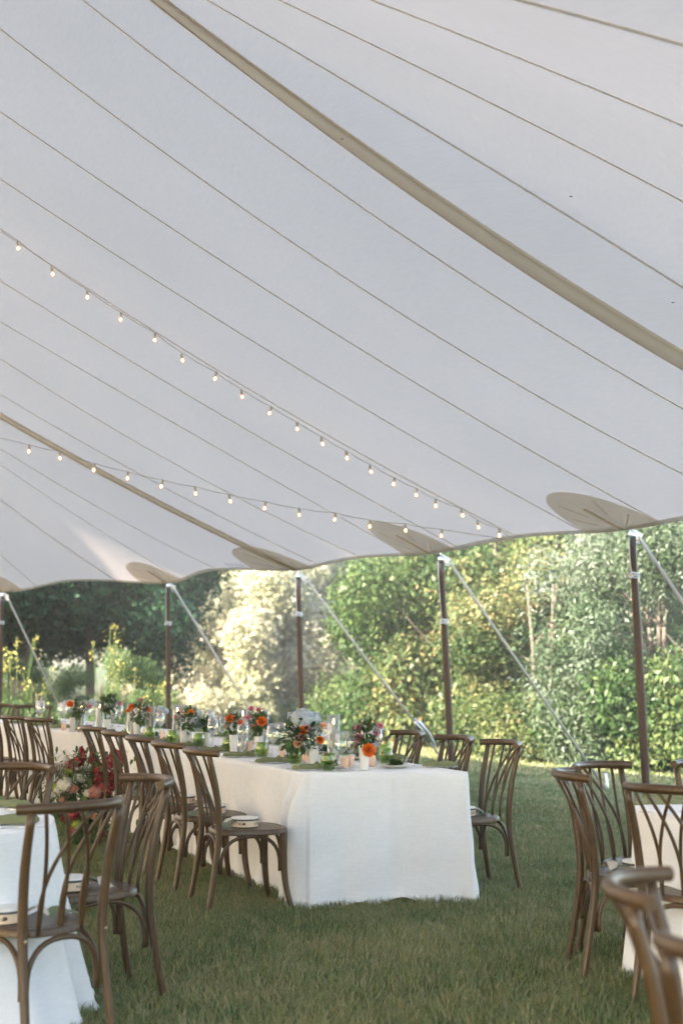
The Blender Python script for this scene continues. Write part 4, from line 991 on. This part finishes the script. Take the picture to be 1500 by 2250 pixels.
def proto_napkin(seed=0):
    r = empty('napkin', (0, 0, 0)); b = MB(); rg = random.Random(seed); nx_, ny = 22, 10; v = []
    for layer in (0, 1):
        for i in range(nx_ + 1):
            for j in range(ny + 1):
                x = (i / nx_ - .5) * .215; y = (j / ny - .5); w_ = .085 * (1 - .25 * math.exp(-((x + .045) / .025) ** 2)); zt = .016 + .006 * math.exp(-((x + .05) / .02) ** 2) + .004 * math.sin(x * 40 + seed) * math.cos(y * 5) + .003 * math.sin(y * 17 + x * 30)
                ed = min(1, (1 - abs(2 * y)) * 3, (1 - abs(2 * x / .215)) * 6 + .25)
                v.append((x + .006 * y, y * w_, (zt * max(.15, ed) ** .5) if layer == 0 else .001))
    n1 = ny + 1; L = (nx_ + 1) * n1
    f = [(i*n1+j, (i+1)*n1+j, (i+1)*n1+j+1, i*n1+j+1) for i in range(nx_) for j in range(ny)] + [(L+i*n1+j, L+i*n1+j+1, L+(i+1)*n1+j+1, L+(i+1)*n1+j) for i in range(nx_) for j in range(ny)]
    f += [(i*n1, L+i*n1, L+(i+1)*n1, (i+1)*n1) for i in range(nx_)] + [(i*n1+ny, (i+1)*n1+ny, L+(i+1)*n1+ny, L+i*n1+ny) for i in range(nx_)] + [(j, j+1, L+j+1, L+j) for j in range(ny)] + [(nx_*n1+j, L+nx_*n1+j, L+nx_*n1+j+1, nx_*n1+j+1) for j in range(ny)]
    b.add(v, f); b.build('folded_cloth', M['napkin'], r)
    b = MB(); b.tube([(-.045, -.036, .006), (-.045, -.02, .022), (-.045, .0, .026), (-.045, .02, .022), (-.045, .036, .006)], .004, 6); b.build('tie', M['napkin'], r); return r
def proto_fork():
    r = empty('fork', (0, 0, 0)); b = MB(); b.tube([(-.1, 0, .004), (-.05, 0, .003), (.03, 0, .006), (.05, 0, .004)], [.006, .0045, .003, .008], 6, flat=.3); b.build('handle', M['silver'], r)
    for k in range(4):
        b = MB(); y = -.009 + .006 * k; b.tube([(.048, y, .004), (.075, y, .005), (.098, y, .009)], [.0018, .0016, .0008], 4); b.build('tine', M['silver'], r)
    return r
def proto_knife():
    r = empty('knife', (0, 0, 0)); b = MB(); b.tube([(-.11, 0, .004), (-.08, 0, .005), (.0, 0, .0045)], [.005, .0065, .005], 6, flat=.5); b.build('handle', M['silver'], r)
    b = MB(); b.tube([(0, 0, .0045), (.03, 0, .0035), (.09, 0, .003), (.108, .003, .003)], [.005, .0085, .009, .002], 6, flat=.12); b.build('blade', M['silver'], r); return r
def proto_hurricane():
    b = MB(); b.lathe([(.0001, .004), (.036, .004), (.04, .002), (.0405, .01), (.0405, .3), (.0385, .3), (.0385, .01), (.0001, .008)], 36); o = b.build('hurricane_vase', M['hglass']); return o
def proto_candle():
    r = empty('candle', (0, 0, 0)); b = MB(); b.lathe([(.011, .0), (.0115, .02), (.0105, .23), (.008, .236), (.0001, .234)], 16); b.build('wax', M['wax'], r)
    b = MB(); b.tube([(0, 0, .232), (.001, 0, .243)], .0009, 4); b.build('wick', M['dark'], r)
    b = MB(); b.lathe([(.0001, .240), (.004, .246), (.0052, .253), (.0035, .264), (.0008, .276), (.0001, .28)], 10); b.build('flame', M['flame'], r); return r
def proto_votive():
    r = empty('votive_cup', (0, 0, 0)); b = MB(); b.lathe([(.0001, .002), (.024, .002), (.027, .01), (.029, .07), (.0275, .07), (.026, .045), (.0001, .045)], 26); b.build('cup', M['peach_glass'], r)
    b = MB(); b.tube([(0, 0, .045), (0, 0, .053)], .0015, 4); b.build('wick', M['dark'], r); return r
def proto_vase():
    b = MB(); wf = lambda t: 1 + .012 * abs(math.sin(t * 9))
    b.lathe([(.0001, .002), (.022, .001), (.026, .004), (.034, .13), (.0345, .132), (.0325, .131), (.026, .03), (.0001, .02)], 54, wob=wf); return b.build('vase', M['ceramic'])
PR = {'tumbler': proto_tumbler(), 'wine': proto_wine(), 'flute': proto_flute(), 'plate': proto_plate(), 'napkin': proto_napkin(), 'fork': proto_fork(), 'knife': proto_knife(), 'hurricane': proto_hurricane(), 'candle': proto_candle(), 'votive': proto_votive(), 'vase': proto_vase()}
USED = set()
CAT = {'tumbler': ('tumbler', 'green ribbed tumblers'), 'wine': ('wine glass', 'wine glasses'), 'flute': ('champagne flute', 'champagne flutes'), 'plate': ('plate', 'plates of salad'), 'napkin': ('napkin', 'olive green napkins'), 'fork': ('fork', 'forks'), 'knife': ('knife', 'knives'), 'hurricane': ('glass cylinder', 'glass candle cylinders'), 'candle': ('candle', 'lit taper candles'), 'votive': ('votive cup', 'peach votive cups'), 'vase': ('vase', 'white vases')}
def put(kind, p, label, rz=0., s=1., dz=0., sz=None):
    o = PR[kind] if kind not in USED else copy_tree(PR[kind]); USED.add(kind)
    p = tilt_z(np.array(p)) if p[1] < 9.8 and p[0] > -1.2 and abs(p[2] - TS) < .03 else p
    o.location = (p[0], p[1], p[2] + dz); o.rotation_euler = (0, 0, rz); o.scale = (s, s, (sz or s) * (1.5 if kind == 'napkin' else 1)); tag(o, label, CAT[kind][0], CAT[kind][1]); return o
ordn = ['nearest', 'second', 'third', 'fourth', 'fifth', 'sixth', 'seventh', 'eighth', 'ninth', 'tenth', 'eleventh']
# left side settings
tl = [(721,1694),(648,1681),(575,1666),(502,1653),(437,1642)]
for k in range(8):
    w_ = ordn[k] + ' place on the left side'
    p = onT(*tl[k]) if k < 5 else PT(.62 * k + .08, .19)
    put('tumbler', p, 'green ribbed tumbler at the %s of the long table' % w_, rnd.uniform(0, 3))
    a = .24 + .62 * k
    put('plate', PT(a + .07, .29), 'cream plate with leafy salad at the %s' % w_, rnd.uniform(0, 6), .95)
    put('napkin', PT(a - .01, .125), 'olive green napkin at the %s' % w_, nrz + math.pi + rnd.uniform(-.12, .12), 1, .004)
    put('fork', PT(a + .09, .11), 'fork beside the napkin at the %s' % w_, nrz + rnd.uniform(-.1, .1)); put('knife', PT(a - .08, .12), 'knife beside the napkin at the %s' % w_, nrz + rnd.uniform(-.1, .1))
wl = [(749,1694),(685,1678),(598,1668),(533,1657),(467,1645)]; fl_ = [(769,1692),(700,1683),(618,1663),(548,1652),(488,1640)]
for k in range(8):
    w_ = ordn[k] + ' place on the left side'
    put('wine', onT(*wl[k]) if k < 5 else PT(.62 * k + .16, .3), 'clear wine glass at the %s' % w_); put('flute', onT(*fl_[k]) if k < 5 else PT(.62 * k + .26, .33), 'champagne flute at the %s' % w_)
# right side settings
for k in range(7):
    w_ = ordn[k] + ' place on the right side'; a = .2 + .63 * k
    if k == 0: pt, pn, pp = onT(848, 1681), onT(915, 1684), onT(868, 1686)
    else: pt, pn, pp = PT(a - .1, .86), PT(a + .02, .96), PT(a + .1, .8)
    put('tumbler', pt, 'green ribbed tumbler at the %s of the long table' % w_, 1); put('plate', pp, 'cream plate with leafy salad at the %s' % w_, k); 
    put('napkin', PT(.16, .97) if k == 0 else pn, 'olive green napkin at the %s' % w_, nrz + rnd.uniform(-.1, .1), 1, .004)
    put('fork', PT(a - .11, .95), 'fork at the %s' % w_, nrz + 3.0); put('knife', PT(a + .13, .96), 'knife at the %s' % w_, nrz + 3.2)
    put('wine', onT(826, 1676) if k == 0 else PT(a - .05, .76), 'clear wine glass at the %s' % w_)
    if k: put('flute', PT(a - .14, .72), 'champagne flute at the %s' % w_)
# far table
for k in range(4):
    w_ = ordn[k] + ' place of the far table'
    a = .35 + .6 * k; rz2 = math.atan2(N2[1], N2[0])
    put('napkin', PT2(a, .12), 'olive green napkin at the %s' % w_, rz2, 1.05, .004); put('tumbler', PT2(a - .15, .24), 'green ribbed tumbler at the %s' % w_); put('wine', PT2(a - .05, .36), 'clear wine glass at the %s' % w_); put('flute', PT2(a + .08, .38), 'champagne flute at the %s' % w_); put('plate', PT2(a + .05, .33), 'plate with leafy salad at the %s' % w_, k)
    put('tumbler', PT2(a - .1, .8), 'green ribbed tumbler on the far side by the %s' % w_); put('wine', PT2(a, .72), 'wine glass on the far side by the %s' % w_); put('flute', PT2(a + .12, .7), 'champagne flute on the far side by the %s' % w_)
# candles in glass cylinders
HC = [(732,1672,1,'nearest, behind the nearest wine glass'),(644,1661,1,'behind the blue hydrangea'),(577,1650,1,'behind the pink zinnias'),(532,1650,1,'left of the pink zinnias'),(416,1634,1,'above the peach and orange bouquet, right one'),(389,1632,1,'above the peach and orange bouquet, left one'),(303,1620,.95,'right of a close pair over the orange blooms'),(288,1619,.95,'left of a close pair over the orange blooms'),(330,1622,.9,'right of the close pair'),(219,1612,.95,'between the two far orange dahlias'),(178,1609,.95,'right of the farthest orange dahlia'),(668,1664,.9,'behind the middle of the near bouquet')]
for px, py, s, lb in HC:
    p = onT(px, py); put('hurricane', p, 'tall clear glass cylinder ' + lb, sz=s); put('candle', p + np.array([rnd.uniform(-.004, .004), 0, .009]), 'lit white candle in the cylinder ' + lb, sz=s * rnd.uniform(.96, 1.02))
for px, py, lb in [(672,1675,'left of the near wine glass'),(620,1664,'behind the second tumbler'),(770,1684,'left of the front white vase'),(817,1684,'right of the front white vase'),(547,1650,'behind the third tumbler'),(415,1632,'below the peach bouquet'),(358,1625,'left of the narrow white candle'),(325,1618,'right one of the pair behind the fourth chair'),(312,1616,'left one of the pair behind the fourth chair'),(140,1606,'at the far tumblers'),(757,1688,'tucked behind the nearest wine stem')]:
    put('votive', onT(px, py), 'peach votive cup ' + lb, s=.78, sz=.95)
# bouquets
def bouquet(bx, by, vlab, lab, items, fol, seed, cat='flower bouquet', vs=1.0, greens=1.0):
    p = onT(bx, by); p = tilt_z(p) if p[1] < 9.8 else p; put('vase', p, vlab, s=vs); r = empty('flower_bouquet', (p[0], p[1], p[2] + .02)); tag(r, lab, 'bouquet', 'flower bouquets on the tables'); rg = random.Random(seed)
    S = math.cos(0) * FPX / p[1]; st = MB(); base = (0, 0, .03)
    for kind, px, py, rp, dy in items:
        l = ((px - bx) / S, dy, (by - py) / S - .02); f = Vector((l[0] * 5, -1 + dy * 6, .35 + (l[2] - .15) * 4)); flower(kind, r, l, rp / S, f, rg.randrange(2)); st.tube(spl([base, (l[0] * .3, l[1] * .3, .1), l], 6), .0022, 4)
    b = leaf_bunch(int(170 * greens), fol[2] * 1.1, .046, seed, wd=.5); o = b.build('foliage', M['foliage'], r); o.location = (fol[0], 0, fol[1]); o['kind'] = 'stuff'
    sprays(r, [(fol[0] + rg.uniform(-1, 1) * fol[2] * 1.25, rg.uniform(-.05, .05), fol[1] + fol[2] * rg.uniform(.5, 1.35)) for _ in range(9)], base, seed)
    for _ in range(7):
        a = rg.uniform(-1.2, 1.2); flower(rg.choice(['small_white_bloom', 'small_blue_bloom', 'small_white_bloom']), r, (fol[0] + math.sin(a) * fol[2] * 1.1, rg.uniform(-.05, .03), fol[1] + math.cos(a) * fol[2] * rg.uniform(.6, 1.1)), rg.uniform(.007, .012), (math.sin(a), -1, .5))
    st.build('stems', M['stem'], r); return r
bouquet(800,1692,'fluted white vase standing nearest the table end','bouquet with one large orange dahlia and pink zinnias in the front vase',[('dahlia',809,1648,15,-.06),('pink_zinnia',788,1623,11,-.03),('pink_zinnia',787,1602,9,-.01),('pink_zinnia',834,1598,8.5,-.01),('pink_zinnia',826,1614,7,0),('blue_hydrangea',800,1600,8,.02),('pink_rose',775,1640,7,.02)],(.01,.2,.055),21)
bouquet(688,1686,'white vase under the blue hydrangea','bouquet with a big pale blue hydrangea, peach roses and dark leaves',[('blue_hydrangea',664,1584,25,-.0),('blue_hydrangea',690,1582,16,.05),('peach_rose',655,1633,13,-.08),('peach_rose',709,1597,11,-.04),('dahlia',666,1607,11,-.06),('dahlia',703,1627,9,-.04),('pink_zinnia',662,1621,8,-.08),('pink_zinnia',676,1600,7,-.06)],(-.06,.16,.10),22,greens=1.3)
fb = [o for o in bpy.data.objects if o.name.startswith('flower_bouquet')][-1]
b = leaf_bunch(60, .075, .075, 91, wd=.5); o = b.build('dark_leaves', M['foliage'], fb); o.location = (-.14, -.05, .17); o['kind'] = 'stuff'
leafy = [(622,1628,14),(632,1612,13),(645,1607,13),(640,1624,13),(715,1606,10)]
bouquet(568,1661,'white vase beneath the second dahlia bouquet','bouquet with an orange dahlia under pink zinnias, left of the middle pole',[('dahlia',575,1587,11.5,-.05),('pink_zinnia',552,1561,8,0),('pink_zinnia',567,1563,7,0),('pink_zinnia',545,1580,8,-.02),('pink_rose',557,1598,7.5,-.05),('white_hydrangea',559,1575,8,.02),('dahlia',528,1590,7,.03)],(0,.2,.055),23)
bouquet(513,1654,'white vase behind the third tumbler','small bouquet with a red orange dahlia and pale blue blooms',[('dahlia',505,1581,10,-.04),('blue_hydrangea',514,1599,9,-.03),('peach_rose',498,1596,6,-.02),('pink_rose',521,1583,6,0)],(0,.19,.05),24,vs=.95)
bouquet(405,1640,'larger white vase before the second pole','peach and orange bouquet with lilac blooms below two candles',[('peach_rose',398,1566,7,-.04),('dahlia',420,1568,8,-.04),('peach_rose',408,1572,6,-.05),('blue_hydrangea',436,1569,8,0),('pink_zinnia',385,1578,5,0),('blue_hydrangea',427,1582,7,-.02)],(.02,.17,.075),25,vs=1.15,greens=1.2)
bouquet(300,1622,'white vase in the middle of the far stretch','bouquet of orange and pink blooms around a pair of candles',[('dahlia',290,1556,8,-.04),('dahlia',282,1563,5,-.03),('dahlia',327,1560,7,-.02),('pink_zinnia',308,1541,6,0),('pink_rose',305,1556,6,-.02),('blue_hydrangea',350,1560,8,.02),('blue_hydrangea',362,1564,7,.03)],(.03,.19,.075),26)
bouquet(160,1609,'white vase at the far left end','far left bouquet with one orange dahlia',[('dahlia',155,1549,8.5,-.04),('pink_rose',165,1553,5,0),('blue_hydrangea',200,1545,8,.03),('pink_zinnia',195,1555,6,0),('peach_rose',187,1552,6,0)],(.05,.19,.06),27)
bouquet(235,1614,'white vase under dark leaves at the far end','tuft of dark leaves and pink blooms between the far candles',[('pink_zinnia',262,1548,6,0),('blue_hydrangea',246,1552,6,0),('pink_rose',226,1556,6,0)],(0,.24,.07),28,greens=1.5)
bouquet(455,1640,'low white vase right of the peach bouquet','small sprig bouquet right of the peach bouquet',[('small_white_bloom',450,1600,4,0),('small_blue_bloom',459,1596,4,0)],(0,.14,.04),29,vs=.8,greens=.8)
# the arrangement standing on the grass
base = at_ground(190, 1862); r = empty('floor_flower_arrangement', tuple(base)); tag(r, 'tall burgundy, white and green flower arrangement standing on the grass before the far table', 'flower arrangement')
S = FPX / base[1]; rg = random.Random(5)
FF = [('burgundy_hydrangea',178,1668,17,0,0),('burgundy_hydrangea',168,1680,13,.02,1),('burgundy_hydrangea',235,1682,17,.02,1),('burgundy_hydrangea',256,1690,15,.04,0),('burgundy_hydrangea',246,1715,19,0,1),('burgundy_hydrangea',215,1722,19,-.08,0),('burgundy_hydrangea',214,1698,13,0,1),('dusty_hydrangea',212,1744,16,-.1,0),('burgundy_hydrangea',262,1725,14,0,1),('white_hydrangea',146,1728,17,-.05,0),('white_hydrangea',128,1740,14,0,0),('white_hydrangea',172,1716,12,-.03,0),('pink_rose',167,1737,14,-.12,0),('lime_mum',149,1702,9,-.02,0),('lime_mum',190,1757,10,-.05,0),('lime_mum',173,1812,12,-.1,0),('burgundy_hydrangea',166,1790,13,-.1,1),('burgundy_hydrangea',164,1824,11,-.08,1),('peach_rose',212,1795,13,-.1,0),('pink_rose',222,1812,10,-.08,0),('white_hydrangea',184,1783,12,-.05,0),('burgundy_hydrangea',224,1832,9,-.06,1),('white_hydrangea',195,1745,9,-.1,0),('dusty_hydrangea',140,1762,10,-.03,0),('lime_mum',118,1735,9,0,0),('white_hydrangea',110,1752,8,0,0),('burgundy_hydrangea',232,1735,18,-.06,1),('burgundy_hydrangea',200,1676,14,.02,0),('burgundy_hydrangea',248,1668,15,.04,1),('burgundy_hydrangea',150,1690,13,.02,1),('burgundy_hydrangea',236,1760,13,-.03,1),('burgundy_hydrangea',252,1782,14,-.02,0),('burgundy_hydrangea',140,1800,10,-.03,0)]
for i, (kd, px, py, rp, dy, v_) in enumerate(FF):
    l = ((px - 190) / S, dy, (1862 - py) / S); flower(kd, r, l, rp / S, Vector((l[0] * 2, -.6, .8 if i % 3 else 1.4)), v_)
st = MB()
for kd, px, py, rp, dy, v_ in FF: st.tube(spl([((px-190)/S*.35, 0, 0), ((px-190)/S*.6, dy*.3, (1862-py)/S*.5), ((px-190)/S, dy, (1862-py)/S)], 7), .004, 4)
st.build('stems', M['stem'], r)
for nm, m_, n_, sx, sz_, cz, L in (('foliage', M['foliage'], 1700, .25, .29, .36, .05), ('feathery_greens', M['olive_leaf'], 900, .22, .26, .42, .03)):
    b = MB()
    for i in range(n_):
        c = Vector((rg.gauss(0, sx * .62), rg.gauss(.02, .09), max(.02, rg.gauss(cz, sz_ * .6)))); c.z = min(c.z, .69); d = Vector((rg.gauss(0, 1), rg.gauss(-.2, 1), rg.gauss(.3, .8))); petal(b, c, d, (0, 0, 1), L * rg.uniform(.5, 1.3), L * (.5 if nm == 'foliage' else .15), rg.random(), .1)
    o = b.build(nm, m_, r); o['kind'] = 'stuff'
b = MB()
for i in range(90):
    c = Vector(((150 - 190) / S + rg.gauss(-.03, .03), rg.gauss(0, .04), (1862 - 1670) / S + rg.gauss(-.02, .05))); b.tube([c, c + Vector((rg.gauss(0, .02), 0, -.08))], .001, 3, False); petal(b, c, (rg.gauss(0, 1), rg.gauss(0, 1), 1), (0, 0, 1), .009, .008, .9)
o = b.build('white_filler', M['petal_white'], r); o['kind'] = 'stuff'
# round tables' settings
def at_t(px, py): return at_z(px, py, TZ + .003)
put('napkin', at_t(14, 1812), 'olive napkin on the left hand round table, nearer the camera', .15, 1.15, .006); put('napkin', at_t(18, 1774), 'folded dark olive napkin on the left hand round table, farther one', -.5, .95, .006)
put('knife', at_t(60, 1783), 'knife on the left hand round table by the farther napkin', -.4); put('fork', at_t(34, 1786), 'fork on the left hand round table by the farther napkin', -.9); put('knife', at_t(42, 1820), 'knife beside the nearer napkin on the left hand round table', .1)
put('napkin', at_t(1440, 1765), 'olive napkin on the right hand round table, nearer the camera', .2, 1.1, .006); put('napkin', at_t(1472, 1755), 'olive napkin on the right hand round table, farther one', -.2, 1, .006)
put('knife', at_t(1470, 1776), 'knife on the right hand round table before the nearer napkin', .05); put('fork', at_t(1455, 1782), 'fork on the right hand round table before the nearer napkin', -.1)

# ------------------------------------------------------------------ thin evening haze
m_, n_, out_ = mat('evening_haze'); vp = n_.nodes.new('ShaderNodeVolumePrincipled'); vp.inputs['Color'].default_value = (.95, .93, .88, 1); vp.inputs['Density'].default_value = .0023; vp.inputs['Anisotropy'].default_value = .2
n_.links.new(vp.outputs[0], out_.inputs['Volume'])
b = MB(); b.box((0, 45, 9), (240, 150, 23)); hz = b.build('haze', m_, smooth=False); tag(hz, kind='stuff')
scene.cycles.volume_bounces = 0
